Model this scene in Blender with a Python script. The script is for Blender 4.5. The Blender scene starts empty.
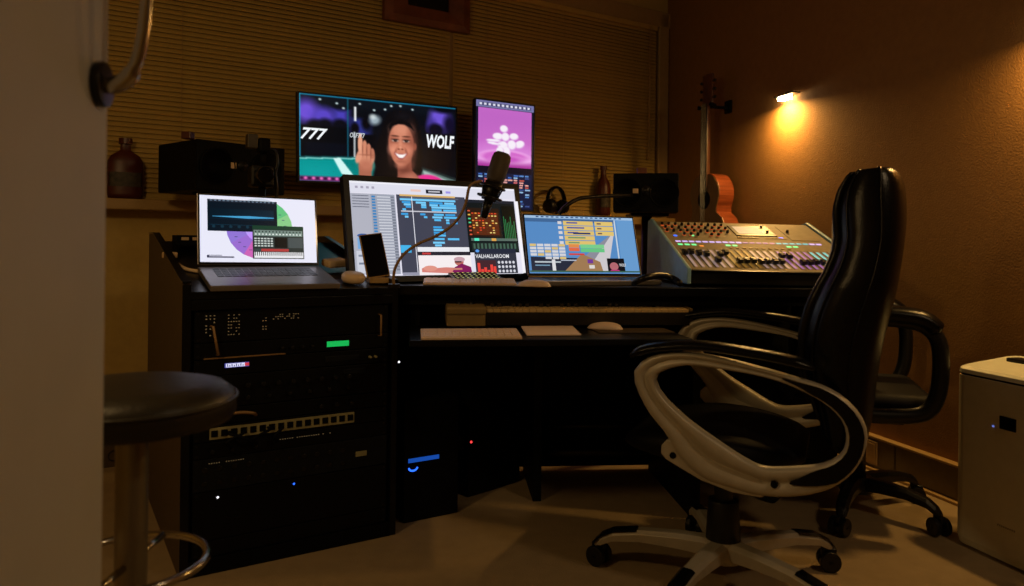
import bpy, bmesh, math, random
import numpy as np
from mathutils import Vector, Matrix
random.seed(7)
C = bpy.context.scene.collection
PI = math.pi
H = 0.92            # eye height
FPX = 740.0         # focal length in pixels of a 1024 wide frame
ROLL = 0.012
HOR = 241.0

# ------------------------------------------------------------------ camera
cam_d = bpy.data.cameras.new('camera'); cam = bpy.data.objects.new('camera', cam_d); C.objects.link(cam)
cam_d.sensor_width = 36; cam_d.lens = FPX / 1024 * 36; cam_d.shift_y = -(293 - HOR) / 1024
cam_d.clip_start = 0.05
cam.matrix_world = Matrix.Translation((0, 0, H)) @ Matrix.Rotation(PI/2, 4, 'X') @ Matrix.Rotation(ROLL, 4, 'Z')
cam_d.dof.use_dof = True; cam_d.dof.focus_distance = 2.7; cam_d.dof.aperture_fstop = 3.2
sc = bpy.context.scene
sc.camera = cam
vs = sc.view_settings
vs.view_transform = 'Standard'; vs.look = 'None'; vs.gamma = 1; vs.exposure = 0.0
try: vs.use_curve_mapping = False
except Exception: pass

# ------------------------------------------------------------------ world
w = bpy.data.worlds.new('world'); sc.world = w; w.use_nodes = True
bg = w.node_tree.nodes['Background']; bg.inputs[0].default_value = (0.9, 0.75, 0.6, 1); bg.inputs[1].default_value = 0.0

# ------------------------------------------------------------------ geometry of the room, from sight lines
def sight(u, v):
    du, dv = u - 512, v - HOR
    c, s = math.cos(ROLL), math.sin(ROLL)
    return Vector(((du*c + dv*s)/FPX, 1.0, -(-du*s + dv*c)/FPX))
def at(u, v, d):
    return Vector((0, 0, H)) + sight(u, v) * d
def on_floor(u, v, z=0.0):
    r = sight(u, v); return Vector((0, 0, H)) + r * ((z - H)/r.z)
def on_plane(u, v, p, n):
    o = Vector((0, 0, H)); r = sight(u, v); return o + r * ((Vector(p) - o).dot(Vector(n)) / r.dot(Vector(n)))
WY = math.radians(32)                                   # heading of the window wall and the left rack bay
U1 = Vector((math.cos(WY), math.sin(WY), 0)); V1 = Vector((-math.sin(WY), math.cos(WY), 0))
RW = Vector((-0.268, 0.963, 0)).normalized()            # heading of the right wall, away from the camera
RN = Vector((-RW.y, RW.x, 0))                           # its normal into the room
CORNER = Vector((1.008, 4.876, 0))

# ------------------------------------------------------------------ lights
def area(name, loc, target, sx, sy, power, col, spread=PI):
    l = bpy.data.lights.new(name, 'AREA'); l.shape = 'RECTANGLE'; l.size = sx; l.size_y = sy; l.energy = power; l.color = col
    l.spread = spread
    o = bpy.data.objects.new(name, l); C.objects.link(o); o.location = loc
    o.rotation_euler = (Vector(target) - Vector(loc)).to_track_quat('-Z', 'Y').to_euler(); return o
def point(name, loc, power, col, r=0.05):
    l = bpy.data.lights.new(name, 'POINT'); l.energy = power; l.color = col; l.shadow_soft_size = r
    o = bpy.data.objects.new(name, l); C.objects.link(o); o.location = loc; return o
WARM = (1.0, 0.56, 0.15)
point('side_lamp_light', (-1.02, 0.95, 1.62), 14.0, (1.0, 0.64, 0.26), 0.09)
area('added_fill_light', (1.75, 0.5, 2.2), (0.4, 2.2, 0.0), 0.22, 0.22, 3.6, (1.0, 0.68, 0.36), 2.6)  # added fill from the right to brighten the door; no known lamp there

# ------------------------------------------------------------------ materials
def srgb(c):
    return tuple((x/12.92 if x <= 0.04045 else ((x+0.055)/1.055)**2.4) for x in c)
def s255(r, g, b): return srgb((r/255, g/255, b/255))
MATS = {}
def mat(name, col, rough=0.5, metal=0.0, var=0.12, scale=30, bump=0.0, bscale=200, emit=None, estr=1.0, spec=0.5, coat=0, stretch=None, trans=0):
    if name in MATS: return MATS[name]
    m = bpy.data.materials.new(name); m.use_nodes = True; nt = m.node_tree; b = nt.nodes['Principled BSDF']
    b.inputs['Roughness'].default_value = rough; b.inputs['Metallic'].default_value = metal
    b.inputs['Specular IOR Level'].default_value = spec; b.inputs['Coat Weight'].default_value = coat
    b.inputs['Transmission Weight'].default_value = trans
    tc = nt.nodes.new('ShaderNodeTexCoord'); mp = nt.nodes.new('ShaderNodeMapping'); nt.links.new(tc.outputs['Object'], mp.inputs[0])
    if stretch: mp.inputs['Scale'].default_value = stretch
    n = nt.nodes.new('ShaderNodeTexNoise'); n.inputs['Scale'].default_value = scale; n.inputs['Detail'].default_value = 5
    nt.links.new(mp.outputs[0], n.inputs['Vector'])
    r = nt.nodes.new('ShaderNodeValToRGB')
    r.color_ramp.elements[0].position = 0.3; r.color_ramp.elements[1].position = 0.7
    r.color_ramp.elements[0].color = tuple(c*(1-var) for c in col) + (1,)
    r.color_ramp.elements[1].color = tuple(min(1, c*(1+var)) for c in col) + (1,)
    nt.links.new(n.outputs[0], r.inputs[0]); nt.links.new(r.outputs[0], b.inputs['Base Color'])
    if bump:
        n2 = nt.nodes.new('ShaderNodeTexNoise'); n2.inputs['Scale'].default_value = bscale; n2.inputs['Detail'].default_value = 4
        nt.links.new(mp.outputs[0], n2.inputs['Vector'])
        bp = nt.nodes.new('ShaderNodeBump'); bp.inputs['Strength'].default_value = bump; bp.inputs['Distance'].default_value = 0.01
        nt.links.new(n2.outputs[0], bp.inputs['Height']); nt.links.new(bp.outputs[0], b.inputs['Normal'])
    if emit:
        b.inputs['Emission Color'].default_value = emit + (1,); b.inputs['Emission Strength'].default_value = estr
    MATS[name] = m; return m
M_wall = mat('plaster_wall', (0.29, 0.145, 0.04), 0.85, var=0.06, bump=0.2, bscale=150)
M_wall2 = mat('tan_wall', (0.50, 0.36, 0.12), 0.8, var=0.05, bump=0.15, bscale=60)
M_ceil = mat('ceiling_paint', (0.25, 0.2, 0.15), 0.9)
M_floor = mat('carpet', (0.37, 0.27, 0.15), 0.95, var=0.06, scale=20, bump=0.35, bscale=240)
M_trim = mat('painted_trim', (0.38, 0.25, 0.11), 0.5, var=0.06)
M_sill = mat('sill_wood', (0.45, 0.29, 0.11), 0.45, var=0.1, stretch=(1, 12, 12))
M_slat = mat('blind_slat', (0.50, 0.34, 0.10), 0.3, var=0.05, spec=0.6)
M_door = mat('door_paint', (0.62, 0.62, 0.60), 0.6, var=0.04, scale=6)
M_black = mat('black_laminate', (0.003, 0.0035, 0.005), 0.3, var=0.2, spec=0.3)
M_blackm = mat('black_matte', (0.0025, 0.003, 0.0045), 0.6, var=0.2, spec=0.12)
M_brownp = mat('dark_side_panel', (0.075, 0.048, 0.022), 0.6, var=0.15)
M_plastic = mat('black_plastic', (0.005, 0.0055, 0.007), 0.38, spec=0.4)
M_leather = mat('black_leather', (0.003, 0.0033, 0.005), 0.25, var=0.3, bump=0.10, bscale=260, spec=0.28)
M_vinyl = mat('stool_vinyl', (0.022, 0.018, 0.011), 0.42, var=0.15, bump=0.1, bscale=90)
M_silver = mat('silver_plastic', (0.50, 0.46, 0.38), 0.42, metal=0.2, var=0.06)
M_chrome = mat('chrome', (0.6, 0.57, 0.5), 0.18, metal=1.0, var=0.03)
M_brushed = mat('brushed_steel', (0.30, 0.27, 0.20), 0.38, metal=0.8, var=0.1, stretch=(30, 30, 1))
M_alu = mat('aluminium', (0.30, 0.28, 0.29), 0.38, metal=0.7, var=0.04)
M_white = mat('white_plastic', (0.85, 0.66, 0.54), 0.45, var=0.04)
M_cream = mat('cream_plastic', (0.75, 0.56, 0.36), 0.5, var=0.05)
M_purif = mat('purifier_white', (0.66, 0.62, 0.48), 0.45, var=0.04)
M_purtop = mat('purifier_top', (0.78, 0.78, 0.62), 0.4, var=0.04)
M_dark = mat('dark_metal', (0.012, 0.011, 0.011), 0.35, metal=0.4)
M_glass = mat('black_glass', (0.004, 0.004, 0.006), 0.08, var=0.1, spec=0.5)
M_redglass = mat('red_glass', (0.075, 0.012, 0.006), 0.4, var=0.15)
M_label = mat('bottle_label', (0.05, 0.04, 0.03), 0.6, var=0.5, scale=60)
M_skirt = mat('skirting_paint', (0.17, 0.125, 0.06), 0.5, var=0.08)
M_frame = mat('red_wood_frame', (0.16, 0.045, 0.018), 0.45, var=0.35, scale=12)
M_guitar = mat('guitar_side_wood', (0.23, 0.055, 0.02), 0.3, var=0.3, scale=8, coat=0.4, stretch=(1, 1, 8))
M_gtop = mat('guitar_top_wood', (0.22, 0.15, 0.07), 0.35, var=0.2, stretch=(8, 8, 1))
M_neck = mat('guitar_neck_wood', (0.09, 0.03, 0.012), 0.4, var=0.2)
M_mixer = mat('mixer_panel', (0.33, 0.28, 0.20), 0.6, metal=0.1, spec=.3, var=0.08)
M_mixside = mat('mixer_cheek_screen_lit', (0.30, 0.55, 0.75), 0.45, var=0.08)  # blue glow of the laptop screen is put into the cheek colour
M_keyw = mat('piano_white_keys', (0.70, 0.50, 0.24), 0.4, var=0.05)
M_keyb = mat('piano_black_keys', (0.02, 0.018, 0.015), 0.35)
M_midi = mat('tan_keyboard_case', (0.17, 0.115, 0.045), 0.5)
M_rackmetal = mat('rack_faceplate', (0.0035, 0.004, 0.0055), 0.45, var=0.2, spec=0.15)
M_rack2 = mat('grey_faceplate', (0.008, 0.010, 0.015), 0.45, metal=0.2, var=0.2, spec=0.2)
M_patch = mat('beige_port_strip', (0.34, 0.32, 0.17), 0.55, var=0.2)
M_foot = mat('cable_tan', (0.30, 0.18, 0.08), 0.5)
M_knobred = mat('orange_lit_knob', (0.2, 0.04, 0.02), 0.4, emit=(1.0, 0.16, 0.03), estr=0.5)
def emis(name, c, s): return mat(name, c, 0.5, emit=c, estr=s)
E_white = emis('lamp_glow', (1.0, 0.72, 0.38), 60)
E_green = emis('green_display', s255(20, 190, 90), 0.8)
E_blue = emis('blue_led', (0.02, 0.12, 1.0), 2.2)
E_bluebar = emis('blue_strip', (0.01, 0.10, 0.6), 0.6)
E_red = emis('red_led', (1.0, 0.05, 0.05), 1.6)
E_wled = emis('white_led', (0.9, 0.9, 1.0), 1.6)
E_gled = emis('green_led', (0.15, 1.0, 0.35), 1.0)
E_yled = emis('yellow_led', (0.7, 0.8, 0.1), 0.7)
E_lav = emis('lavender_led', (0.55, 0.45, 1.0), 0.9)
E_cyan = emis('cyan_led', (0.15, 0.6, 0.75), 0.6)
E_purp = emis('purple_led', (0.35, 0.18, 0.6), 0.4)
E_dots = emis('panel_print', (0.5, 0.42, 0.25), 0.10)
def screen_mat():
    m = bpy.data.materials.new('screen_picture'); m.use_nodes = True; nt = m.node_tree; b = nt.nodes['Principled BSDF']
    b.inputs['Base Color'].default_value = (0.001, 0.001, 0.0015, 1); b.inputs['Roughness'].default_value = 0.25; b.inputs['Specular IOR Level'].default_value = 0.15
    a = nt.nodes.new('ShaderNodeAttribute'); a.attribute_name = 'Col'
    nt.links.new(a.outputs['Color'], b.inputs['Emission Color']); b.inputs['Emission Strength'].default_value = 1.0
    return m
M_screen = screen_mat()

# ------------------------------------------------------------------ mesh builder
class MB:
    def __init__(s): s.bm = bmesh.new()
    def box(s, x0, x1, y0, y1, z0, z1, bev=0.0, M=None):
        t = bmesh.new(); bmesh.ops.create_cube(t, size=1)
        for v in t.verts: v.co = Vector(((x0+x1)/2 + v.co.x*(x1-x0), (y0+y1)/2 + v.co.y*(y1-y0), (z0+z1)/2 + v.co.z*(z1-z0)))
        if bev: bmesh.ops.bevel(t, geom=list(t.edges), offset=bev, segments=2, profile=0.6, affect='EDGES')
        s.merge(t, M); return s
    def merge(s, t, M=None):
        if M is not None: bmesh.ops.transform(t, matrix=M, verts=list(t.verts))
        me = bpy.data.meshes.new('t'); t.to_mesh(me); t.free(); s.bm.from_mesh(me); bpy.data.meshes.remove(me)
    def cyl(s, p, q, r0, r1=None, n=20, caps=True):
        r1 = r0 if r1 is None else r1; p, q = Vector(p), Vector(q); d = q - p
        t = bmesh.new(); bmesh.ops.create_cone(t, cap_ends=caps, segments=n, radius1=r0, radius2=r1, depth=d.length)
        s.merge(t, Matrix.Translation((p+q)/2) @ d.to_track_quat('Z', 'Y').to_matrix().to_4x4()); return s
    def ball(s, c, r, sc=(1, 1, 1), M=None, n=16):
        t = bmesh.new(); bmesh.ops.create_uvsphere(t, u_segments=n, v_segments=max(6, n//2), radius=r)
        for v in t.verts: v.co = Vector((v.co.x*sc[0]+c[0], v.co.y*sc[1]+c[1], v.co.z*sc[2]+c[2]))
        s.merge(t, M); return s
    def ring(s, rows, closed_v=False, cap=True):
        vs_ = [[s.bm.verts.new(p) for p in r] for r in rows]; n = len(rows[0]); m = len(rows)
        for i in range(m if closed_v else m-1):
            a, b = vs_[i], vs_[(i+1) % m]
            for j in range(n):
                try: s.bm.faces.new((a[j], a[(j+1) % n], b[(j+1) % n], b[j]))
                except Exception: pass
        if cap and not closed_v:
            for r in (vs_[0], vs_[-1]):
                try: s.bm.faces.new(r)
                except Exception: pass
        return s
    def tube(s, pts, r, n=10, closed=False, flat=1.0, up=(0, 0, 1)):
        pts = [Vector(p) for p in pts]; m = len(pts); rows = []; prev = None
        for i, p in enumerate(pts):
            a = pts[(i-1) % m] if (closed or i > 0) else p; b = pts[(i+1) % m] if (closed or i < m-1) else p
            t = (b-a).normalized()
            if prev is None:
                ref = Vector(up)
                if abs(t.dot(ref)) > 0.95: ref = Vector((1, 0, 0)) if abs(t.x) < 0.9 else Vector((0, 1, 0))
                nrm = (ref - t*ref.dot(t)).normalized()
            else: nrm = (prev - t*prev.dot(t)).normalized()
            prev = nrm; bn = t.cross(nrm); rr = r[i] if isinstance(r, (list, tuple)) else r
            rows.append([p + nrm*rr*math.cos(2*PI*k/n) + bn*rr*flat*math.sin(2*PI*k/n) for k in range(n)])
        return s.ring(rows, closed_v=closed)
    def lathe(s, prof, c=(0, 0, 0), n=32, axis='Z', M=None):
        rows = []
        for r, z in prof: rows.append([Vector((c[0]+r*math.cos(2*PI*k/n), c[1]+r*math.sin(2*PI*k/n), c[2]+z)) for k in range(n)])
        t = MB(); t.ring(rows); s.merge(t.bm, M); return s
    def prism(s, pts, vec):
        vec = Vector(vec); return s.ring([[Vector(p) for p in pts], [Vector(p)+vec for p in pts]])
    def make(s, name, m, parent=None, smooth=False, bevel=0, sub=0):
        bmesh.ops.recalc_face_normals(s.bm, faces=list(s.bm.faces))
        me = bpy.data.meshes.new(name); s.bm.to_mesh(me); s.bm.free()
        if m: me.materials.append(m)
        if smooth:
            for p in me.polygons: p.use_smooth = True
        o = bpy.data.objects.new(name, me); C.objects.link(o)
        if parent: o.parent = parent
        if bevel:
            bm_ = o.modifiers.new('bevel', 'BEVEL'); bm_.width = bevel; bm_.segments = 2; bm_.limit_method = 'ANGLE'
        if sub:
            sm = o.modifiers.new('sub', 'SUBSURF'); sm.levels = sub; sm.render_levels = sub
        return o
def same(o, parent, loc=None, name=None):
    c = o.copy(); C.objects.link(c); c.parent = parent
    if loc is not None: c.location = loc
    return c
def thing(name, label, cat, loc=(0, 0, 0), yaw=0, group=None):
    o = bpy.data.objects.new(name, None); C.objects.link(o); o.empty_display_size = 0.05
    o.location = loc; o.rotation_euler = (0, 0, yaw); o['label'] = label; o['category'] = cat
    if group: o['group'] = group
    return o
def tag(o, label, cat, group=None):
    o['label'] = label; o['category'] = cat
    if group: o['group'] = group
    return o
def struct(o): o['kind'] = 'structure'; return o
def catmull(pts, n=6, closed=False):
    P = [Vector(p) for p in pts]; m = len(P); out = []
    for i in range(m if closed else m-1):
        p0 = P[(i-1) % m] if (closed or i > 0) else P[i]; p1 = P[i]; p2 = P[(i+1) % m]; p3 = P[(i+2) % m] if (closed or i+2 < m) else p2
        for k in range(n):
            t = k/n; out.append(0.5*((2*p1)+(p2-p0)*t+(2*p0-5*p1+4*p2-p3)*t*t+(3*p1-p0-3*p2+p3)*t**3))
    if not closed: out.append(P[-1])
    return out

# flat pictures shown by screens: polygons with corner colours, u to the right, v down, on the plane y = 0 facing -y
class Canvas:
    def __init__(s, w, h, aspect_h=True):
        s.w, s.h = w, h; s.V = []; s.F = []; s.K = []; s.n = 0
    def poly(s, pts, col, k=1.0, cols=None):
        s.n += 1; y = -0.00006*s.n; b = len(s.V)
        for (u, v) in pts: s.V.append(((u-0.5)*s.w, y, (0.5-v)*s.h))
        s.F.append(tuple(range(b, b+len(pts))))
        cc = [tuple(x*k for x in s255(*c)) for c in (cols or [col]*len(pts))]
        s.K.append(cc); return s
    def rect(s, u0, v0, u1, v1, col, k=1.0): return s.poly([(u0, v1), (u1, v1), (u1, v0), (u0, v0)], col, k)
    def grad(s, u0, v0, u1, v1, ct, cb, k=1.0): return s.poly([(u0, v1), (u1, v1), (u1, v0), (u0, v0)], ct, k, [cb, cb, ct, ct])
    def ell(s, u, v, ru, rv, col, k=1.0, n=24, rot=0):
        return s.poly([(u + ru*math.cos(a)*math.cos(rot) - rv*s.h/s.w*math.sin(a)*math.sin(rot), v - rv*math.sin(a)*math.cos(rot) - ru*s.w/s.h*math.cos(a)*math.sin(rot)) for a in [2*PI*i/n for i in range(n)]], col, k)
    def text(s, txt, u, v, hgt, col, k=1.0, shear=0.0, wide=1.0, bold=0.0):
        cu = bpy.data.curves.new('t', 'FONT'); cu.body = txt; cu.size = 1; cu.resolution_u = 2; cu.offset = bold; cu.shear = shear
        o = bpy.data.objects.new('t', cu); C.objects.link(o); dg = bpy.context.evaluated_depsgraph_get(); dg.update()
        me = bpy.data.meshes.new_from_object(o.evaluated_get(dg)); s.n += 1; y = -0.00006*s.n; b = len(s.V)
        sc_ = hgt*s.h/0.7
        for vv in me.vertices: s.V.append(((u-0.5)*s.w + vv.co.x*sc_*wide, y, (0.5-v)*s.h + vv.co.y*sc_))
        c = tuple(x*k for x in s255(*col))
        for p in me.polygons: s.F.append(tuple(b+i for i in p.vertices)); s.K.append([c]*len(p.vertices))
        bpy.data.objects.remove(o); bpy.data.curves.remove(cu); bpy.data.meshes.remove(me); return s
    def make(s, name, parent, M=None, gain=1.0):
        me = bpy.data.meshes.new(name); me.from_pydata(s.V, [], s.F); me.materials.append(M_screen)
        a = me.color_attributes.new('Col', 'FLOAT_COLOR', 'CORNER'); i = 0
        for f in s.K:
            for c in f: a.data[i].color = (c[0]*gain, c[1]*gain, c[2]*gain, 1); i += 1
        o = bpy.data.objects.new(name, me); C.objects.link(o); o.parent = parent
        if M is not None: o.matrix_local = M
        return o

class Paint:
    """a small soft picture for a screen, shown as a grid of coloured faces"""
    def __init__(s, w, h, nx, ny, bgc):
        s.w, s.h, s.nx, s.ny = w, h, nx, ny
        s.u, s.v = np.meshgrid((np.arange(nx)+.5)/nx, (np.arange(ny)+.5)/ny); s.asp = w/h
        s.a = np.zeros((ny, nx, 3)) + np.array(bgc, float)
    def mix(s, m, c, k=1.0):
        m = np.clip(m*k, 0, 1)[..., None]; s.a = s.a*(1-m) + np.array(c, float)*m; return s
    def ell(s, cu, cv, ru, rv, c, soft=.25, k=1.0, rot=0.0):
        x = (s.u-cu)*s.asp; y = s.v-cv; cr, sr = math.cos(rot), math.sin(rot); X = (x*cr+y*sr)/(ru*s.asp); Y = (-x*sr+y*cr)/rv
        d = np.sqrt(X*X+Y*Y); return s.mix(np.clip((1+soft-d)/(2*soft+1e-6), 0, 1), c, k)
    def rect(s, u0, v0, u1, v1, c, soft=.004, k=1.0):
        m = np.minimum(np.minimum(s.u-u0, u1-s.u), np.minimum(s.v-v0, v1-s.v)); return s.mix(np.clip(.5+m/(2*soft), 0, 1), c, k)
    def poly(s, pts, c, k=1.0):
        inside = np.zeros(s.u.shape, bool); n = len(pts)
        for i in range(n):
            (x0, y0), (x1, y1) = pts[i], pts[(i+1) % n]
            if y0 == y1: continue
            cond = ((y0 > s.v) != (y1 > s.v)) & (s.u < (x1-x0)*(s.v-y0)/(y1-y0)+x0); inside ^= cond
        m = inside.astype(float); p = np.pad(m, 1, mode='edge'); m = (p[1:-1, 1:-1]*2+p[:-2, 1:-1]+p[2:, 1:-1]+p[1:-1, :-2]+p[1:-1, 2:])/6
        return s.mix(m, c, k)
    def make(s, name, parent, M, gain=1.0, u0=0, v0=0, u1=1, v1=1):
        nx, ny = s.nx, s.ny
        X = (np.linspace(u0, u1, nx+1)-.5)*s.w; Z = (.5-np.linspace(v0, v1, ny+1))*s.h
        V = [(x, 0.0, z) for z in Z for x in X]
        F = [(j*(nx+1)+i, (j+1)*(nx+1)+i, (j+1)*(nx+1)+i+1, j*(nx+1)+i+1) for j in range(ny) for i in range(nx)]
        me = bpy.data.meshes.new(name); me.from_pydata(V, [], F); me.materials.append(M_screen)
        # smooth colours: average the cells around every grid point
        p = np.pad(s.a/255.0, ((1, 1), (1, 1), (0, 0)), mode='edge'); g = (p[:-1, :-1]+p[1:, :-1]+p[:-1, 1:]+p[1:, 1:])/4
        g = np.where(g <= .04045, g/12.92, ((g+.055)/1.055)**2.4)*gain
        idx = np.array(F).reshape(-1); col = np.ones((len(idx), 4)); col[:, :3] = g.reshape(-1, 3)[idx]
        a = me.color_attributes.new('Col', 'FLOAT_COLOR', 'CORNER'); a.data.foreach_set('color', col.reshape(-1).astype(np.float32))
        o = bpy.data.objects.new(name, me); C.objects.link(o); o.parent = parent; o.matrix_local = M; return o

# ================================================================== THE SETTING
def quad_wall(name, p, q, z0, z1, th, m, out):
    b = MB(); p, q, out = Vector(p), Vector(q), Vector(out)
    b.prism([p+Vector((0, 0, z0)), q+Vector((0, 0, z0)), q+out*th+Vector((0, 0, z0)), p+out*th+Vector((0, 0, z0))], (0, 0, z1-z0))
    return struct(b.make(name, m))
ZC = 2.55
WL = CORNER - U1*4.4                       # far left end of the window wall
RB = CORNER - RW*5.6                       # right wall runs past the camera
BL = Vector((WL.x, RB.y, 0))
poly = [CORNER, WL, BL, RB]
fl = MB(); fl.prism([p + Vector((0, 0, -0.1)) for p in poly], (0, 0, 0.1)); struct(fl.make('floor', M_floor))
fl = MB(); fl.prism([p + Vector((0, 0, ZC)) for p in poly], (0, 0, 0.1)); struct(fl.make('ceiling', M_ceil))
struct(quad_wall('wall_right', RB, CORNER, 0, ZC, 0.1, M_wall, -RN))
SILL = 1.078
quad_wall('wall_back', WL, CORNER, 0, SILL-0.04, 0.1, M_wall2, V1)
WT = 2.36
quad_wall('wall_back_upper', WL, CORNER, WT, ZC, 0.1, M_wall2, V1)
quad_wall('wall_left', BL, WL, 0, ZC, 0.1, M_wall2, (-1, 0, 0))
quad_wall('wall_front', RB, BL, 0, ZC, 0.1, M_wall2, (0, -1, 0))
def wl(s, off, z):                          # s metres left of the corner along the window wall, off into the room
    return CORNER - U1*s - V1*off + Vector((0, 0, z))
# window behind the blinds
win = thing('window_1', 'wide window behind the closed blinds', 'window'); del win['category']; del win['label']; struct(win)
b = MB(); b.prism([wl(4.38, -0.06, SILL), wl(0.09, -0.06, SILL), wl(0.09, -0.065, SILL), wl(4.38, -0.065, SILL)], (0, 0, WT-SILL)); b.make('window_glass', M_glass, win)
for s0, s1 in ((0.02, 0.10), (1.58, 1.64), (4.3, 4.38)):
    b = MB(); b.prism([wl(s1, 0.02, SILL), wl(s0, 0.02, SILL), wl(s0, -0.1, SILL), wl(s1, -0.1, SILL)], (0, 0, WT-SILL)); b.make('window_frame', M_trim, win, bevel=0.004)
b = MB(); b.prism([wl(4.4, 0.13, SILL-0.045), wl(0.0, 0.13, SILL-0.045), wl(0.0, -0.1, SILL-0.045), wl(4.4, -0.1, SILL-0.045)], (0, 0, 0.045)); struct(b.make('trim_sill', M_sill, None, bevel=0.004))
b = MB(); b.prism([wl(4.4, 0.035, WT-0.04), wl(0.0, 0.035, WT-0.04), wl(0.0, 0, WT-0.04), wl(4.4, 0, WT-0.04)], (0, 0, 0.10)); struct(b.make('trim_top', M_trim, None, bevel=0.006))
b = MB(); b.prism([wl(0.10, 0.035, SILL), wl(0.015, 0.035, SILL), wl(0.015, 0.0, SILL), wl(0.10, 0.0, SILL)], (0, 0, WT-SILL+0.05)); struct(b.make('trim_right', M_trim, None, bevel=0.008))
# skirting duct along the right wall
def rwp(s, off, z): return CORNER - RW*s + RN*off + Vector((0, 0, z))
sk = thing('baseboard_right', 'x', 'x'); del sk['category']; del sk['label']; struct(sk)
edges = [0.0, 1.05, 2.02, 2.95, 4.2, 5.5]
for i in range(5):
    b = MB(); b.prism([rwp(edges[i]+.004, 0.03, 0.012), rwp(edges[i+1]-.004, 0.03, 0.012), rwp(edges[i+1]-.004, 0.0, 0.012), rwp(edges[i]+.004, 0.0, 0.012)], (0, 0, 0.118)); b.make('panel', M_skirt, sk, bevel=0.004)
b = MB(); b.prism([rwp(0, 0.037, 0.13), rwp(5.5, 0.037, 0.13), rwp(5.5, 0.0, 0.13), rwp(0, 0.0, 0.13)], (0, 0, 0.010)); b.make('cap_strip', M_sill, sk, bevel=0.003)
b = MB(); b.prism([rwp(0, 0.05, 0.0), rwp(5.5, 0.05, 0.0), rwp(5.5, 0.0, 0.0), rwp(0, 0.0, 0.0)], (0, 0, 0.012)); b.make('floor_strip', M_sill, sk, bevel=0.003)
# window_blinds: two, slat by slat
def make_blind(label, s0, s1):
    t = thing('venetian_blind', label, 'blind', wl((s0+s1)/2, 0.03, 0), WY, 'venetian blinds on the window')
    L = s0 - s1; ang = math.radians(62)
    b = MB(); b.box(-L/2, L/2, -0.018, 0.018, WT-0.075, WT-0.045, 0.003); b.make('head_rail', M_slat, t)
    z0 = SILL + 0.025; z1 = WT - 0.085; n = 56; first = None
    for i in range(n):
        z = z0 + (z1-z0)*i/(n-1)
        if first is None:
            b = MB(); rows = []
            for k in range(5):
                f = k/4 - 0.5; yy = f*0.026; zz = 0.0022*(1-4*f*f)
                rows.append((yy*math.cos(ang) - zz*math.sin(ang), yy*math.sin(ang) + zz*math.cos(ang)))
            for k in range(4):
                (ya, za), (yb, zb) = rows[k], rows[k+1]
                v4 = [b.bm.verts.new((x, y, zc)) for x, y, zc in ((-L/2, ya, za), (L/2, ya, za), (L/2, yb, zb), (-L/2, yb, zb))]; b.bm.faces.new(v4)
            bmesh.ops.remove_doubles(b.bm, verts=list(b.bm.verts), dist=1e-5)
            first = b.make('slat', M_slat, t, smooth=True); first.location = (0, 0, z)
        else:
            c = same(first, t, (0, 0, z)); c.rotation_euler = (random.uniform(-.035, .035), 0, random.uniform(-.0006, .0006))
    b = MB(); b.box(-L/2, L/2, -0.012, 0.012, SILL+0.002, SILL+0.014, 0.003); b.make('bottom_rail', M_slat, t)
    for x in (-L*.36, 0, L*.36):
        b = MB(); b.cyl((x, -0.015, SILL+0.01), (x, -0.015, WT-0.06), 0.0012, n=6); b.make('ladder_cord', M_trim, t)
    return t
bl1 = make_blind('wide brown venetian blind behind the large landscape screen, left of the dark gap', 4.28, 1.62)
bl2 = make_blind('brown venetian blind between the dark gap and the light window post', 1.60, 0.13)
b = MB(); b.cyl((.66, -0.03, WT-.88), (.66, -0.03, WT-0.06), 0.004, n=8); b.cyl((.66, -0.03, WT-.91), (.66, -0.03, WT-.87), 0.007, n=8); b.make('tilt_wand', M_trim, bl2, True)

# ================================================================== DOOR in the left foreground
DE = at(105.5, 300, 0.98); DN = Vector((DE.x+0.125, DE.y-0.80, 0)); DE.z = 0
dd = (DN-DE).normalized(); dn = Vector((-dd.y, dd.x, 0));
if dn.x < 0: dn = -dn
door = thing('door_1', 'x', 'x'); del door['category']; del door['label']; struct(door)
b = MB(); b.prism([DE+Vector((0, 0, .01)), DN+Vector((0, 0, .01)), DN-dn*.04+Vector((0, 0, .01)), DE-dn*.04+Vector((0, 0, .01))], (0, 0, 2.1)); b.make('door_leaf', M_door, door, bevel=0.003)
hz = at(98, 85, 0.95).z; hp = DE + dd*0.035 + Vector((0, 0, hz))
hb = MB(); hb.cyl(hp, hp+dn*0.011, 0.029, n=28); hb.cyl(hp+Vector((0, 0, .34)), hp+dn*0.011+Vector((0, 0, .34)), 0.029, n=28)
hobj = hb.make('door_handle', M_dark, door, True, bevel=0.002)
pts = catmull([hp+dn*.004, hp+dn*0.02+Vector((0, 0, .0)), hp+dn*.038+Vector((0, 0, .012)), hp+dn*.05+Vector((0, 0, .045)), hp+dn*.057+Vector((0, 0, .10)), hp+dn*.06+Vector((0, 0, .17)), hp+dn*.057+Vector((0, 0, .24)), hp+dn*.05+Vector((0, 0, .295)), hp+dn*.03+Vector((0, 0, .335)), hp+dn*.004+Vector((0, 0, .34))], 5)
hb = MB(); hb.tube(pts, [0.011 if i < 12 or i > len(pts)-12 else 0.008 for i in range(len(pts))], 12, flat=0.9); hb.make('grip', M_chrome, hobj, True)

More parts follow.
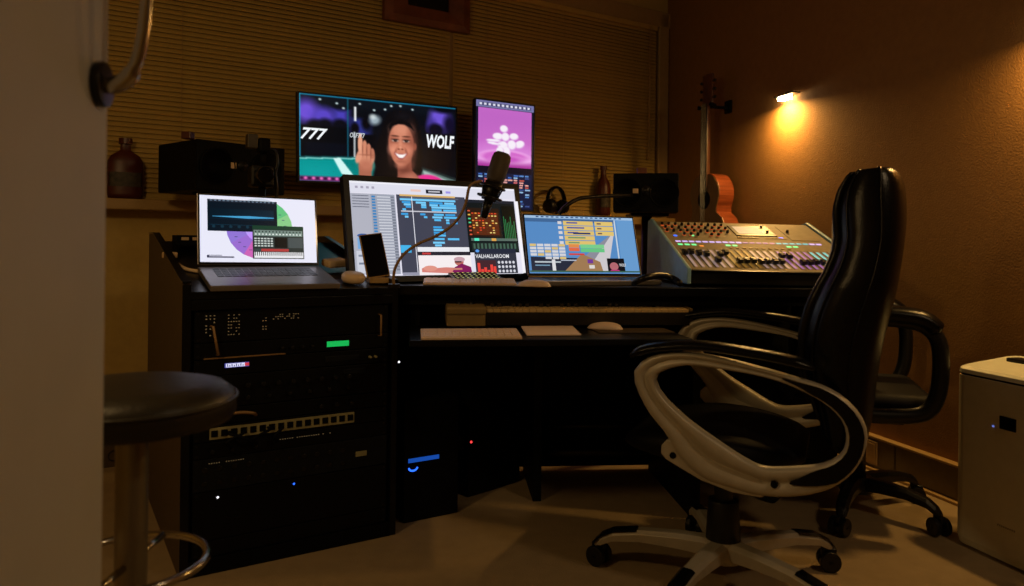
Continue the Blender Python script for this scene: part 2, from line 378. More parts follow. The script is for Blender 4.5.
# ================================================================== BAR STOOL
SP = at(134, 300, 1.20); SP.z = 0; sz = 0.683
stool = thing('bar_stool', 'round black vinyl bar stool on a steel column beside the door', 'stool', SP)
b = MB(); b.lathe([(0.001, sz+.004), (0.06, sz+.003), (0.11, sz-.001), (0.140, sz-.008), (0.153, sz-.018), (0.158, sz-.030), (0.158, sz-.052), (0.152, sz-.062), (0.10, sz-.064), (0.001, sz-.064)], n=48); b.make('seat', M_vinyl, stool, True)
b = MB(); b.tube([(0.1585*math.cos(a), 0.1585*math.sin(a), sz-.027) for a in [2*PI*i/48 for i in range(48)]], 0.0035, 8, closed=True); b.make('piping', M_vinyl, stool, True)
b = MB(); b.cyl((0, 0, sz-.075), (0, 0, sz-.062), 0.075, 0.11, 32); b.cyl((0, 0, .30), (0, 0, sz-.07), 0.0245, n=28); b.make('column', M_brushed, stool, True, bevel=0.002)
b = MB(); b.cyl((0, 0, .03), (0, 0, .31), 0.028, n=28); b.make('sleeve', M_brushed, stool, True, bevel=0.002)
fr = 0.115; fz = 0.392
b = MB(); b.tube([(fr*math.cos(a)-.0, fr*math.sin(a), fz) for a in [2*PI*i/40 for i in range(40)]], 0.0065, 10, closed=True)
b.cyl((0, 0.02, fz), (0, fr, fz), 0.006, n=10); b.cyl((0, -0.02, fz), (0, -fr, fz), 0.006, n=10); b.make('foot_ring', M_chrome, stool, True)
b = MB(); b.lathe([(0.20, 0), (0.20, .008), (0.12, .022), (0.035, .04), (0.03, .06)], n=40); b.make('base', M_chrome, stool, True)

# ================================================================== STUDIO DESK
A0 = on_floor(179, 581); A0.z = 0
desk = thing('studio_desk', 'black studio desk with a rack bay, keyboard tray and raised right bay', 'desk')
RWID = 0.622
def on_slope(u, v):
    nn = Matrix.Rotation(WY, 3, 'Z') @ Vector((0, -(ZB-ZF), DP-.12)); return on_plane(u, v, rackM @ Vector((0, 0, ZF)), nn.normalized())
rackM = Matrix.Translation(A0) @ Matrix.Rotation(WY, 4, 'Z')
def rk(x, y, z): return rackM @ Vector((x, y, z))
ZF, ZB, DP = 0.772, 0.905, 0.80
def put(b, name, m, M, parent=desk, **k):
    o = b.make(name, m, parent, **k); o.matrix_local = M; return o
def side_prof(x, up=0.0): return [(x, 0, 0.0), (x, DP, 0.0), (x, DP, ZB+up), (x, DP-.12, ZB+up), (x, 0.02, ZF+up), (x, 0, ZF+up)]
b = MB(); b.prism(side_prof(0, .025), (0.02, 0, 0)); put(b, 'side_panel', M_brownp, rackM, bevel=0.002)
b = MB(); b.box(-.001, .021, -.006, 0.001, 0.0, ZF+.02); put(b, 'edge_strip', M_black, rackM)
b = MB(); b.prism([(-.001, -.006, ZF+.024), (-.001, 0.02, ZF+.0262), (-.001, DP-.12, ZB+.0262), (-.001, DP, ZB+.0262), (-.001, DP, ZB+.030), (-.001, DP-.12, ZB+.030), (-.001, 0.02, ZF+.030), (-.001, -.006, ZF+.030)], (.022, 0, 0)); put(b, 'edge_strip', M_black, rackM)
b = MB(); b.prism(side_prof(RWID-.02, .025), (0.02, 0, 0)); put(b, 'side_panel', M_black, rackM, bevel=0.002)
b = MB(); b.prism([(0.02, 0.0, ZF-.022), (0.02, DP-.12, ZB-.022), (0.02, DP-.12, ZB), (0.02, 0.0, ZF)], (RWID-.04, 0, 0)); put(b, 'sloped_top', M_black, rackM, bevel=0.002)
b = MB(); b.box(0.02, RWID-.02, DP-.12, DP, ZB-.18, ZB-.16); b.box(0.02, RWID-.02, DP-.02, DP, 0.05, ZB); put(b, 'back_panel', M_blackm, rackM)
b = MB(); b.box(0.02, RWID-.02, 0.0, DP-.02, 0.0, 0.044); put(b, 'plinth', M_blackm, rackM)
b = MB(); b.box(0.02, RWID-.02, -0.004, 0.018, ZF-.05, ZF-.022); put(b, 'front_rail', M_black, rackM, bevel=0.002)
for x in (0.02, RWID-.05):
    b = MB(); b.box(x, x+.03, 0.022, 0.05, 0.044, ZF-.05); put(b, 'rack_rail', M_blackm, rackM)
# centre section
CY = math.radians(5)
B0 = rackM @ Vector((RWID, 0.03, 0))
cenM = Matrix.Translation((B0.x+.005, B0.y+.00, 0)) @ Matrix.Rotation(CY, 4, 'Z')
WZ = 0.775; CW = 1.60
b = MB(); b.prism([(0.002, 0, WZ-.03), (CW, 0, WZ-.03), (CW, .66, WZ-.03), (-.325, .66, WZ-.03)], (0, 0, .03)); put(b, 'worktop', M_black, cenM, bevel=.003)
b = MB(); b.box(0.02, CW-.02, 0.03, 0.05, WZ-.062, WZ-.03); put(b, 'front_rail', M_blackm, cenM)
for x in (CW-.62,):
    b = MB(); b.box(x, x+.03, 0.05, 0.58, 0, WZ-.03, 0.002); put(b, 'side_panel', M_blackm, cenM)
b = MB(); b.box(-.30, CW+.18, 0.58, 0.60, 0.02, WZ-.03); put(b, 'back_panel', M_blackm, cenM)
b = MB(); b.tube([(0.5, 0.36, .235), (CW-.62, 0.36, .235)], 0.011, 10); put(b, 'foot_rail', M_dark, cenM, smooth=True)
b = MB(); b.tube([(0.5, 0.30, .155), (CW-.62, 0.30, .155)], 0.014, 10); put(b, 'foot_rail', M_dark, cenM, smooth=True)
b = MB(); b.box(0.47, 0.50, 0.24, 0.58, 0, WZ-.03, 0.002); put(b, 'centre_panel', M_blackm, cenM)
# tray
TZ = 0.645; TY = math.radians(8)
T0 = on_floor(413, 340.5, TZ)
trayM = Matrix.Translation((T0.x, T0.y, 0)) @ Matrix.Rotation(TY, 4, 'Z')
b = MB(); b.box(-0.01, .80, 0.0, 0.42, TZ-.018, TZ, 0.003); put(b, 'keyboard_tray', M_black, trayM)
for x in (-.005, 0.77):
    b = MB(); b.box(x, x+.03, 0.38, 0.42, TZ, WZ-.062); put(b, 'tray_bracket', M_blackm, trayM)

# rack units
racks = []
def rack_unit(name, label, cat, z0, units, m=M_rackmetal):
    h = units*0.0445
    p = rk(RWID/2, 0.006, 0); t = thing(name, label, cat, (p.x, p.y, z0), WY, 'rack units in the left desk bay')
    t.scale = (1.16, 1, 1)
    b = MB(); b.box(-.241, .241, 0, 0.012, 0.0008, h-.0008, 0.0012); b.make('faceplate', m, t)
    b = MB(); b.box(-.218, .218, 0.012, 0.26, 0.002, h-.002); b.make('chassis', M_blackm, t)
    for sx in (-1, 1):
        for zz in (.008, h-.008):
            b = MB(); b.cyl((sx*.233, -.002, zz), (sx*.233, .001, zz), .0035, n=10); b.make('screw', M_dark, t)
    return t
def dots(t, name, x0, z0, nx, nz, dx, dz, m, r=.0016, skip=0.3):
    b = MB()
    for i in range(nx):
        for j in range(nz):
            if random.random() > skip: b.box(x0+i*dx-r, x0+i*dx+r, -.0012, 0, z0+j*dz-r*.8, z0+j*dz+r*.8)
    o = b.make(name, m, t); return o
def knob(t, x, z, r=.008, m=M_plastic):
    b = MB(); b.cyl((x, 0, z), (x, -.014, z), r, r*.85, 16); return b.make('knob', m, t, bevel=.001)
z = 0.045
t = rack_unit('rack_panel', 'plain black blanking panel at the foot of the rack', 'panel', z, 1)
z += .0455
t = rack_unit('power_amplifier', 'black power amplifier with a curved grille mark, low in the rack', 'amplifier', z, 3)
b = MB(); b.tube([(-.17, -.001, .06), (-.155, -.003, .052), (-.135, -.001, .050)], .0014, 6); b.make('trim_arc', M_dark, t)
b = MB(); b.ball((-.185, -.001, .115), .0028, n=8); b.make('indicator', E_wled, t)
b = MB(); b.ball((-.005, -.001, .118), .0028, n=8); b.make('indicator', E_blue, t)
z += .1345
t = rack_unit('patch_bay', 'dark patch bay with two rows of sockets below the beige port strip', 'patch bay', z, 2, M_rack2)
js = None
for j in range(2):
    for i in range(11):
        x = -.215 + i*.0335; zz = .022 + j*.038
        if js is None:
            b = MB(); b.cyl((0, .001, 0), (0, -.003, 0), .0065, n=12); js = b.make('socket', M_dark, t, bevel=.001); js.location = (x, 0, zz)
        else: same(js, t, (x, 0, zz))
b = MB(); b.box(.155, .185, -.002, 0, .035, .050); b.make('label_plate', M_patch, t)
dots(t, 'lettering', -.21, .076, 16, 1, .0055, .006, E_dots, .0012, .2)
z += .0895
t = rack_unit('rack_panel', 'black panel with small print just below the beige port strip', 'panel', z, 1)
dots(t, 'lettering', -.04, .028, 22, 1, .006, .006, E_dots, .0013, .2)
knob(t, -.2, .02, .006); knob(t, -.155, .02, .006); knob(t, -.1, .02, .006)
z += .045
t = rack_unit('network_switch', 'beige port strip with sixteen square sockets and plugged cables', 'switch', z, 1)
b = MB(); b.box(-.205, .150, -.0015, .0, .006, .038, .001); b.make('port_strip', M_patch, t)
p0 = None
for i in range(16):
    x = -.194 + i*.0222
    if p0 is None:
        b = MB(); b.box(-.0075, .0075, -.0035, 0.002, -.009, .009, .001); p0 = b.make('port', M_blackm, t); p0.location = (x, 0, .022)
    else: same(p0, t, (x, 0, .022))
for (x, x2) in ((-.16, -.12), (-.13, -.17), (-.07, -.11), (-.04, -.06)):
    b = MB(); b.tube(catmull([(x, 0, .022), (x, -.02, .020), (x2, -.03, .002), (x2+.01, -.012, -.018)]), .004, 8); b.make('patch_cable', M_blackm, t, smooth=True)
z += .0455
t = rack_unit('preamp_unit', 'black preamp with a tan coiled lead over its left corner', 'preamp', z, 1)
b = MB(); b.tube(catmull([(-.18, -.002, .010), (-.17, -.018, .028), (-.14, -.022, .032), (-.11, -.018, .026), (-.10, -.002, .016)]), .0045, 8); b.make('lead', M_foot, t, smooth=True)
b = MB(); b.ball((-.158, -.002, .036), .0030, n=8); b.make('indicator', E_yled, t)
for x in (.06, .1, .14): knob(t, x, .022, .007)
z += .0455
t = rack_unit('compressor_unit', 'black two unit processor between the preamp and the lit display', 'processor', z, 2)
for i in range(8): knob(t, -.12+i*.036, .058, .007)
for i in range(6): knob(t, -.12+i*.05, .024, .006)
b = MB(); b.box(.12, .18, -.002, 0, .062, .078, .001); b.make('meter', M_rack2, t)
z += .0900
t = rack_unit('digital_converter', 'black rack unit with a small glowing white display', 'converter', z, 1)
cv = Canvas(.056, .0125); cv.rect(0, 0, 1, 1, (70, 70, 150)); cv.rect(.05, .12, .85, .9, (225, 225, 255)); cv.rect(.82, .15, 1, .85, (200, 60, 70))
for i in range(8): cv.rect(.1+i*.09, .2+.25*(i % 2), .14+i*.09, .8, (60, 60, 120))
cv.make('display', t, Matrix.Translation((-.145, -.0015, .026)))
b = MB(); b.box(.07, .16, -.002, 0, .014, .030, .001); b.make('meter', M_rack2, t)
for x in (.19, .205): knob(t, x, .02, .004, M_patch)
z += .0455
t = rack_unit('effects_processor', 'black rack unit with a glowing green display', 'processor', z, 1)
b = MB(); b.box(.075, .133, -.0015, 0, .013, .029); b.make('display', E_green, t)
for x in (-.04, -.015, .01, .035): knob(t, x, .02, .005)
b = MB(); b.box(-.22, -.03, -.004, 0, .001, .004); b.make('lower_lip', M_foot, t)
z += .0455
t = rack_unit('monitor_controller', 'topmost black rack unit with rows of tiny printed dots and steel handles', 'controller', z, 2)
dots(t, 'lettering', -.215, .02, 3, 7, .009, .009, E_dots, .0015, .45)
dots(t, 'lettering', -.165, .02, 5, 7, .006, .009, E_dots, .0013, .4)
dots(t, 'lettering', -.06, .058, 12, 3, .0055, .006, E_dots, .0013, .4)
dots(t, 'lettering', -.085, .03, 2, 5, .007, .008, E_dots, .0013, .4)
b = MB(); b.tube([(-.205, 0, .045), (-.203, -.022, .047), (-.191, -.022, -.032), (-.190, 0, -.034)], .0030, 8); h1 = b.make('rack_handle', M_foot, t, smooth=True)
b = MB(); b.tube([(.214, 0, .058), (.214, -.022, .057), (.214, -.022, -.006), (.214, 0, -.008)], .0026, 8); b.make('rack_handle', M_foot, t, smooth=True)

# ================================================================== SCREENS
def panel_display(name, label, cat, M, w, h, bez, depth=0.03, m=M_plastic, chin=0.0):
    t = thing(name, label, cat); t.matrix_world = M
    b = MB(); b.box(-w/2, w/2, 0.0, depth, -h/2, h/2, min(.006, depth*.3)); b.make('casing', m, t)
    b = MB()
    o = [(-w/2, -h/2), (w/2, -h/2), (w/2, h/2), (-w/2, h/2)]; i = [(-w/2+bez, -h/2+bez+chin), (w/2-bez, -h/2+bez+chin), (w/2-bez, h/2-bez), (-w/2+bez, h/2-bez)]
    rows = [[Vector((x, 0.001, z)) for x, z in o], [Vector((x, -.004, z)) for x, z in o], [Vector((x, -.004, z)) for x, z in i], [Vector((x, 0.001, z)) for x, z in i]]
    b.ring(rows, cap=False); b.make('bezel', m, t)
    return t
def facing(p, yaw, tilt=0.0, roll=0.0):
    return Matrix.Translation(p) @ Matrix.Rotation(yaw, 4, 'Z') @ Matrix.Rotation(-tilt, 4, 'X') @ Matrix.Rotation(roll, 4, 'Y')

# --- landscape screen on the wall
def plane_pts(yaw, p):
    n = Vector((-math.sin(yaw), math.cos(yaw), 0)); return n
tvp = wl(0, 0.20, 0); tn = V1
tl, tr, bl_ = on_plane(298, 91, tvp, tn), on_plane(457.5, 107, tvp, tn), on_plane(297.5, 182, tvp, tn)
tvw = (tr-tl).length; tvh = tl.z-bl_.z; tvc = (tl+tr)/2; tvc.z = (tl.z+tr.z)/2 - tvh/2
tvroll = -math.atan2(tl.z-tr.z, tvw)*-1
TVM = facing(tvc, WY, 0, (tl.z-tr.z)/tvw)
tv = panel_display('television', 'wide wall screen showing a laughing woman in a pink top', 'screen', TVM, tvw, tvh, .008, .035)
P = Paint(tvw-.016, tvh-.016, 250, 140, (6, 10, 18))
P.rect(0, 0, 1, .12, (10, 16, 24), .03)
P.ell(.04, .20, .07, .13, (105, 75, 205), .5); P.ell(.14, .24, .07, .10, (86, 66, 190), .5); P.rect(.20, .16, .29, .33, (70, 60, 175), .03)
P.ell(.09, .38, .05, .09, (6, 8, 18), .3); P.ell(.15, .36, .05, .09, (8, 10, 20), .3); P.ell(.24, .34, .05, .08, (7, 9, 20), .3)
P.rect(.0, .36, .285, .73, (3, 6, 12), .012); P.rect(.03, .55, .28, .70, (8, 14, 30), .02, .5)
P.rect(.31, .24, .42, .46, (44, 50, 130), .03); P.ell(.40, .28, .03, .09, (6, 7, 14), .4); P.ell(.33, .36, .025, .07, (6, 7, 14), .3)
P.ell(.455, .24, .035, .055, (185, 205, 215), .5, .8, rot=-.3); P.ell(.44, .20, .02, .03, (230, 240, 240), .6, .7)
P.rect(.30, .42, .46, .75, (4, 6, 12), .01)
P.ell(.89, .16, .075, .17, (105, 80, 205), .35); P.ell(.83, .26, .035, .1, (64, 50, 140), .5); P.ell(.92, .02, .10, .06, (6, 7, 16), .4); P.ell(.86, .30, .055, .08, (10, 9, 26), .3); P.ell(.955, .22, .04, .12, (16, 12, 40), .5)
P.rect(.80, .35, 1, .80, (4, 5, 12), .02)
P.poly([(0, 1), (.5, 1), (.44, .69), (0, .72)], (0, 122, 118)); P.poly([(0, 1), (.36, 1), (.20, .75), (0, .76)], (0, 142, 140)); P.ell(.10, .90, .16, .10, (20, 160, 160), .7, .5)
P.poly([(0, .735), (.44, .70), (.44, .715), (0, .75)], (150, 220, 214)); P.poly([(.27, .98), (.345, .98), (.235, .71), (.195, .72)], (205, 240, 236))
P.poly([(.0, .72), (.45, .685), (.45, .70), (0, .735)], (20, 70, 74))
P.rect(0, .945, .27, 1, (110, 40, 100), .01)
for i in range(12): P.ell(.012+i*.023, .968, .009, .016, (225, 110, 180) if i % 2 else (60, 20, 60), .3)
P.rect(.325, .10, .338, .27, (235, 238, 240), .004); P.rect(.322, .40, .332, .70, (205, 212, 214), .004); P.rect(.283, .0, .289, .70, (14, 96, 116), .003)
for (u, v) in ((.12, .05), (.22, .08), (.36, .06), (.45, .12), (.56, .05), (.70, .07), (.26, .13), (.52, .10), (.62, .04)): P.ell(u, v, .008, .011, (200, 220, 222), .5)
P.poly([(.74, 1), (1, 1), (1, .93), (.77, .80)], (92, 116, 112)); P.poly([(.79, .97), (1, 1), (1, .97), (.77, .82)], (160, 182, 176)); P.poly([(.76, .80), (1, .92), (1, .90), (.76, .775)], (30, 44, 44))
P.rect(0, 0, 1, .014, (20, 110, 140), .003); P.rect(0, 0, .006, .72, (30, 150, 180), .002)
HAIR = (9, 8, 12)
P.ell(.60, .40, .105, .32, HAIR, .08, rot=.08); P.ell(.665, .38, .085, .30, HAIR, .08); P.ell(.54, .66, .085, .34, HAIR, .08, rot=.12); P.ell(.715, .60, .055, .32, HAIR, .1); P.ell(.57, .84, .06, .25, HAIR, .1); P.ell(.50, .95, .06, .2, HAIR, .15)
P.ell(.64, .16, .05, .05, (22, 20, 26), .8, .6)
TOP = (228, 46, 140)
P.ell(.80, 1.06, .14, .19, TOP, .05); P.ell(.70, 1.12, .10, .17, (240, 80, 160), .2); P.ell(.44, 1.06, .09, .10, (196, 26, 108), .1); P.ell(.86, 1.03, .06, .08, (170, 26, 96), .6, .7)
P.poly([(.585, 1), (.755, 1), (.75, .93), (.695, .82), (.69, .68), (.60, .68), (.60, .90)], (150, 84, 68)); P.ell(.645, .80, .045, .06, (96, 46, 38), .6, .8); P.ell(.69, .93, .05, .06, (190, 116, 96), .6, .8)
SK = (196, 120, 95)
P.ell(.625, .50, .083, .24, SK, .05, rot=-.06); P.ell(.628, .62, .070, .155, SK, .06, rot=-.04); P.ell(.716, .53, .011, .045, (150, 84, 66), .3)
P.ell(.626, .33, .060, .075, (214, 142, 114), .7, .8); P.ell(.695, .52, .028, .20, (136, 72, 56), .8, .75); P.ell(.556, .55, .018, .16, (150, 82, 64), .8, .6)
P.ell(.648, .76, .05, .05, (150, 82, 64), .7, .6); P.ell(.617, .765, .028, .035, (206, 130, 104), .8, .7)
P.ell(.57, .58, .026, .055, (226, 148, 120), .8, .85); P.ell(.672, .58, .028, .055, (214, 134, 108), .8, .8)
P.poly([(.545, .30), (.56, .24), (.62, .20), (.68, .23), (.715, .34), (.69, .30), (.65, .265), (.61, .262), (.57, .29), (.548, .36)], HAIR)
for u, sg in ((.585, 1), (.657, -1)):
    P.ell(u, .465, .030, .034, (138, 78, 62), .6, .7); P.ell(u, .470, .021, .013, (196, 176, 166), .35); P.ell(u+.001, .468, .011, .016, (22, 12, 12), .3); P.ell(u+.003, .463, .003, .005, (235, 230, 230), .4)
    P.ell(u, .455, .024, .0065, (26, 14, 14), .4); P.ell(u-.001*sg, .412, .026, .0075, (50, 27, 23), .5, .9, rot=.02*sg)
P.ell(.619, .50, .011, .075, (214, 140, 112), .7, .8); P.ell(.619, .555, .021, .024, (196, 120, 94), .5); P.ell(.607, .572, .006, .007, (84, 42, 34), .5); P.ell(.632, .572, .006, .007, (84, 42, 34), .5); P.ell(.619, .548, .008, .012, (238, 170, 142), .7, .7)
P.ell(.588, .60, .006, .035, (140, 76, 60), .7, .7, rot=.35); P.ell(.657, .595, .006, .035, (132, 70, 56), .7, .7, rot=-.35)
def arc(cx, cy, w_, d_, n=12): return [(cx-w_+2*w_*k/n, cy+d_*(1-(2*k/n-1)**2)) for k in range(n+1)]
P.poly(arc(.622, .612, .046, .085)+arc(.622, .612, .046, .018)[::-1], (150, 62, 66))
P.poly(arc(.622, .620, .038, .062)+arc(.622, .620, .038, .016)[::-1], (250, 246, 242))
for i in range(6): P.rect(.600+i*.0092, .632, .6008+i*.0092, .668, (205, 196, 194), .0008, .6)
P.ell(.622, .722, .026, .012, (150, 86, 68), .7, .6)
HN = (206, 136, 108)
P.poly([(.352, .96), (.43, .96), (.438, .76), (.35, .76)], (168, 100, 78)); P.rect(.34, .925, .44, .94, (34, 24, 28), .004)
P.ell(.398, .69, .055, .12, HN, .10); P.ell(.398, .79, .042, .06, (186, 114, 90), .5)
P.ell(.362, .54, .015, .125, (226, 160, 130), .12); P.ell(.389, .575, .016, .085, (206, 134, 106), .14); P.ell(.414, .60, .016, .075, (196, 124, 98), .14); P.ell(.438, .645, .014, .065, (182, 112, 88), .16); P.ell(.353, .69, .018, .085, (220, 150, 122), .2, rot=.35)
for (a, b2) in ((.376, .60), (.402, .62), (.427, .65)): P.ell(a, b2, .003, .07, (120, 66, 52), .7, .85)
P.ell(.362, .432, .010, .016, (240, 190, 170), .4)
P.ell(.40, .665, .040, .008, (150, 88, 68), .8, .7)
P.make('picture', tv, Matrix.Translation((0, -.0008, 0)), gain=1.08)
cv = Canvas(tvw-.016, tvh-.016)
W_ = (240, 244, 248)
def word(*a, **k):
    cv = Canvas(tvw-.016, tvh-.016); cv.text(*a, **k); o = cv.make('lettering', tv, Matrix.Translation((0, -.0012, 0))); return o
word('777', -.0, .515, .125, W_, 1.0, shear=.35, wide=1.05, bold=.025); word('OLF777', .295, .465, .055, (205, 212, 216), 1, shear=.2, wide=.72, bold=.02)
word('WOLF', .79, .52, .155, W_, 1.0, shear=.15, wide=.62, bold=.035)
b = MB(); b.box(-.12, .12, .035, .05, -.1, .1, .002); b.box(-.03, .03, .05, .152, -.03, .03); b.make('wall_bracket', M_dark, tv)

# --- portrait screen
pp = wl(0, 0.28, 0)
pl, pr = on_plane(475, 98, pp, V1), on_plane(534.8, 105.5, pp, V1); pbr = on_plane(534, 212, pp, V1)
pw = (pr-pl).length; ph = pr.z-pbr.z; pc = (pl+pr)/2; pc.z -= ph/2
pm = panel_display('portrait_monitor', 'upright pink screen with white blobs beside the wide wall screen', 'monitor', facing(pc, WY, 0, (pl.z-pr.z)/pw), pw, ph, .006, .03)
P = Paint(pw-.012, ph-.012, 90, 100, (205, 110, 205))
P.rect(-.1, -.1, 1.1, .4, (196, 104, 200), .2); P.ell(.5, .95, .75, .28, (232, 150, 232), .5); P.ell(.5, .84, .50, .14, (246, 176, 240), .12); P.ell(.5, .83, .43, .105, (216, 106, 206), .15); P.ell(.62, .88, .34, .07, (250, 196, 246), .4, .7); P.ell(.55, .86, .26, .05, (206, 90, 196), .4)
P.rect(-.1, .93, 1.1, 1.1, (176, 60, 160), .05)
for (u, v, ru, rv, a) in ((.47, .33, .075, .062, 0), (.36, .47, .10, .06, 0), (.50, .47, .075, .075, 0), (.66, .45, .085, .06, .3), (.77, .58, .085, .075, .5), (.62, .60, .085, .085, 0), (.45, .62, .10, .075, 0), (.52, .73, .075, .10, 0), (.40, .72, .07, .07, 0), (.28, .55, .14, .022, 0), (.28, .60, .12, .02, .15)):
    P.ell(u+.008, v+.012, ru, rv, (226, 170, 232), .15, rot=a); P.ell(u, v, ru*.93, rv*.92, (252, 244, 255), .15, rot=a)
P.make('picture', pm, Matrix.Translation((0, -.0016, 0)), gain=.95, u0=.04, v0=.065, u1=.96, v1=.60)
cv = Canvas(pw-.012, ph-.012)
cv.rect(0, 0, 1, 1, (20, 22, 40)); cv.rect(0, 0, 1, .06, (120, 120, 170)); cv.rect(.05, .015, .95, .045, (70, 70, 110))
for i in range(12): cv.rect(.06+i*.075, .02, .10+i*.075, .04, (225, 225, 240))
cv.rect(.05, .60, .97, .66, (14, 14, 30)); cv.rect(.03, .66, .97, .985, (24, 30, 60))
rr = random.Random(3)
for r_ in range(14):
    for k in range(9):
        if rr.random() < .75:
            col = rr.choice([(90, 140, 210), (70, 110, 190), (150, 190, 230), (60, 80, 140)]) if not 2 <= r_ <= 5 else rr.choice([(220, 110, 110), (200, 90, 80), (240, 170, 160)])
            u0 = .05+k*.1; cv.rect(u0, .67+r_*.022, u0+rr.uniform(.05, .09), .683+r_*.022, col)
cv.make('picture', pm, Matrix.Translation((0, -.0008, 0)), gain=.95)
b = MB(); b.box(-.03, .03, .03, .232, .0, .05); b.make('wall_bracket', M_dark, pm)

# --- all-in-one computer
iy = WY
iTL, iTR = at(342.5, 174.5, 2.42), None
n_i = Vector((-math.sin(iy), math.cos(iy), 0)); iTR = on_plane(517.8, 184.5, iTL, n_i)
iw = (iTR-iTL).length; tilt = math.radians(13); ihh = 0.360
topc = (iTL+iTR)/2; down = Matrix.Rotation(iy, 3, 'Z') @ Matrix.Rotation(-tilt, 3, 'X') @ Vector((0, 0, -1))
ic = topc + down*ihh/2
IM = facing(ic, iy, tilt, (iTL.z-iTR.z)/iw)
im = panel_display('desktop_computer', 'big black-edged computer showing a music editing window, centre of the desk', 'computer', IM, iw, ihh, .020, .035, chin=.0)
cv = Canvas(iw-.04, ihh-.04)
def px2uv(c4, u, v):                       # inverse bilinear through an affine guess, for reading layouts only
    (ax, ay), (bx, by), (cx, cy) = c4; d = (bx-ax)*(cy-ay)-(cx-ax)*(by-ay)
    return (((u-ax)*(cy-ay)-(cx-ax)*(v-ay))/d, ((bx-ax)*(v-ay)-(u-ax)*(by-ay))/d)
cv.rect(0, 0, 1, 1, (228, 226, 240)); cv.rect(0, 0, 1, .12, (222, 222, 236)); cv.rect(0, .0, 1, .02, (240, 240, 248))
for i in range(4): cv.rect(.03+i*.03, .05, .045+i*.03, .075, (170, 165, 185))
cv.rect(.43, .055, .53, .10, (30, 32, 44)); cv.rect(.445, .068, .515, .085, (190, 190, 200)); cv.rect(.34, .06, .40, .085, (235, 200, 190)); cv.rect(.55, .065, .58, .09, (160, 150, 230))
cv.rect(0, .13, .245, .98, (160, 165, 180)); cv.rect(0, .13, .11, .98, (176, 178, 192))
for i in range(5): cv.rect(.01, .15+i*.03, .10, .158+i*.03, (90, 95, 112))
for i in range(26):
    v = .15+i*.031; cv.rect(.115, v, .135, v+.02, (60, 130, 190)); cv.rect(.145, v+.004, .22, v+.016, (205, 208, 218)); cv.rect(.22, v, .24, v+.02, (120, 125, 140))
cv.rect(.02, .60, .09, .72, (120, 170, 220)); cv.ell(.05, .58, .03, .02, (40, 90, 160)); cv.rect(.01, .74, .10, .97, (205, 208, 220)); cv.rect(.02, .78, .09, .80, (130, 140, 160)); cv.rect(.02, .86, .09, .88, (120, 130, 150))
cv.rect(.25, .13, .66, .98, (66, 68, 84)); cv.rect(.27, .125, .60, .145, (220, 180, 110)); cv.rect(.27, .15, .62, .165, (90, 96, 110))
rr = random.Random(5)
for (v, segs) in ((.17, [(.27, .60)]), (.20, [(.28, .33), (.36, .42), (.44, .52), (.53, .59)]), (.225, [(.29, .33), (.39, .42), (.44, .49), (.50, .60)]), (.25, [(.30, .33), (.39, .42), (.45, .60)]), (.28, [(.28, .30), (.45, .51), (.52, .60)]),
                  (.33, [(.27, .31), (.38, .41), (.46, .52), (.53, .59)]), (.36, [(.29, .31), (.40, .42), (.45, .51), (.52, .60)]), (.39, [(.46, .50), (.53, .55)]), (.42, [(.53, .55), (.57, .60)]),
                  (.47, [(.45, .50)]), (.50, [(.45, .51)]), (.53, [(.45, .52)]), (.56, [(.45, .52)]), (.60, [(.45, .51), (.53, .60)]), (.64, [(.44, .51)]), (.67, [(.45, .49)])):
    for a, c in segs: cv.rect(a, v, c, v+.022, rr.choice([(90, 190, 245), (60, 160, 225), (120, 205, 250)]))
cv.rect(.27, .305, .60, .318, (200, 200, 210)); cv.rect(.335, .15, .339, .98, (235, 235, 245)); cv.rect(.25, .68, .31, .76, (70, 180, 235)); cv.rect(.25, .97, .66, 1, (150, 150, 170))
cv.rect(.345, .70, .66, .77, (236, 236, 242)); cv.rect(.345, .75, .66, .79, (40, 38, 48)); cv.rect(.37, .76, .42, .78, (200, 60, 60)); cv.rect(.345, .79, .66, 1.0, (246, 238, 240))
cv.poly([(.36, .97), (.55, .99), (.60, .93), (.50, .92), (.43, .93), (.40, .90), (.36, .93)][::-1], (215, 130, 120)); cv.ell(.41, .93, .04, .03, (225, 150, 135))
cv.ell(.585, .86, .028, .045, (190, 110, 100)); cv.ell(.588, .835, .034, .028, (200, 160, 170)); cv.poly([(.53, 1), (.66, 1), (.655, .92), (.60, .88), (.555, .92)], (130, 30, 90)); cv.rect(.56, .855, .60, .87, (60, 30, 40)); cv.rect(.54, .93, .60, .95, (205, 130, 115))
cv.rect(.655, .18, .98, .76, (18, 24, 26)); cv.rect(.655, .155, .98, .19, (30, 34, 44)); cv.rect(.665, .25, .87, .58, (42, 26, 18)); cv.rect(.69, .30, .86, .56, (90, 40, 20))
for r_ in range(9):
    for k in range(8):
        if rr.random() < .65: cv.rect(.69+k*.021, .305+r_*.028, .703+k*.021, .318+r_*.028, rr.choice([(240, 150, 60), (220, 70, 40), (240, 210, 120), (90, 50, 30)]))
for r_ in range(7): cv.rect(.665, .28+r_*.045, .68, .295+r_*.045, rr.choice([(240, 190, 80), (80, 220, 160), (220, 90, 60)]))
cv.rect(.885, .22, .97, .62, (8, 14, 12))
for k in range(7): cv.rect(.892+k*.011, .30+rr.uniform(0, .15), .897+k*.011, .60, (30, 120, 70))
cv.rect(.67, .60, .97, .63, (90, 110, 100)); cv.rect(.69, .60, .72, .63, (90, 240, 200)); cv.rect(.80, .60, .83, .63, (230, 170, 80)); cv.rect(.67, .65, .97, .74, (34, 44, 40))
for k in range(12): cv.rect(.68+k*.024, .66, .692+k*.024, .72, (70, 100, 84))
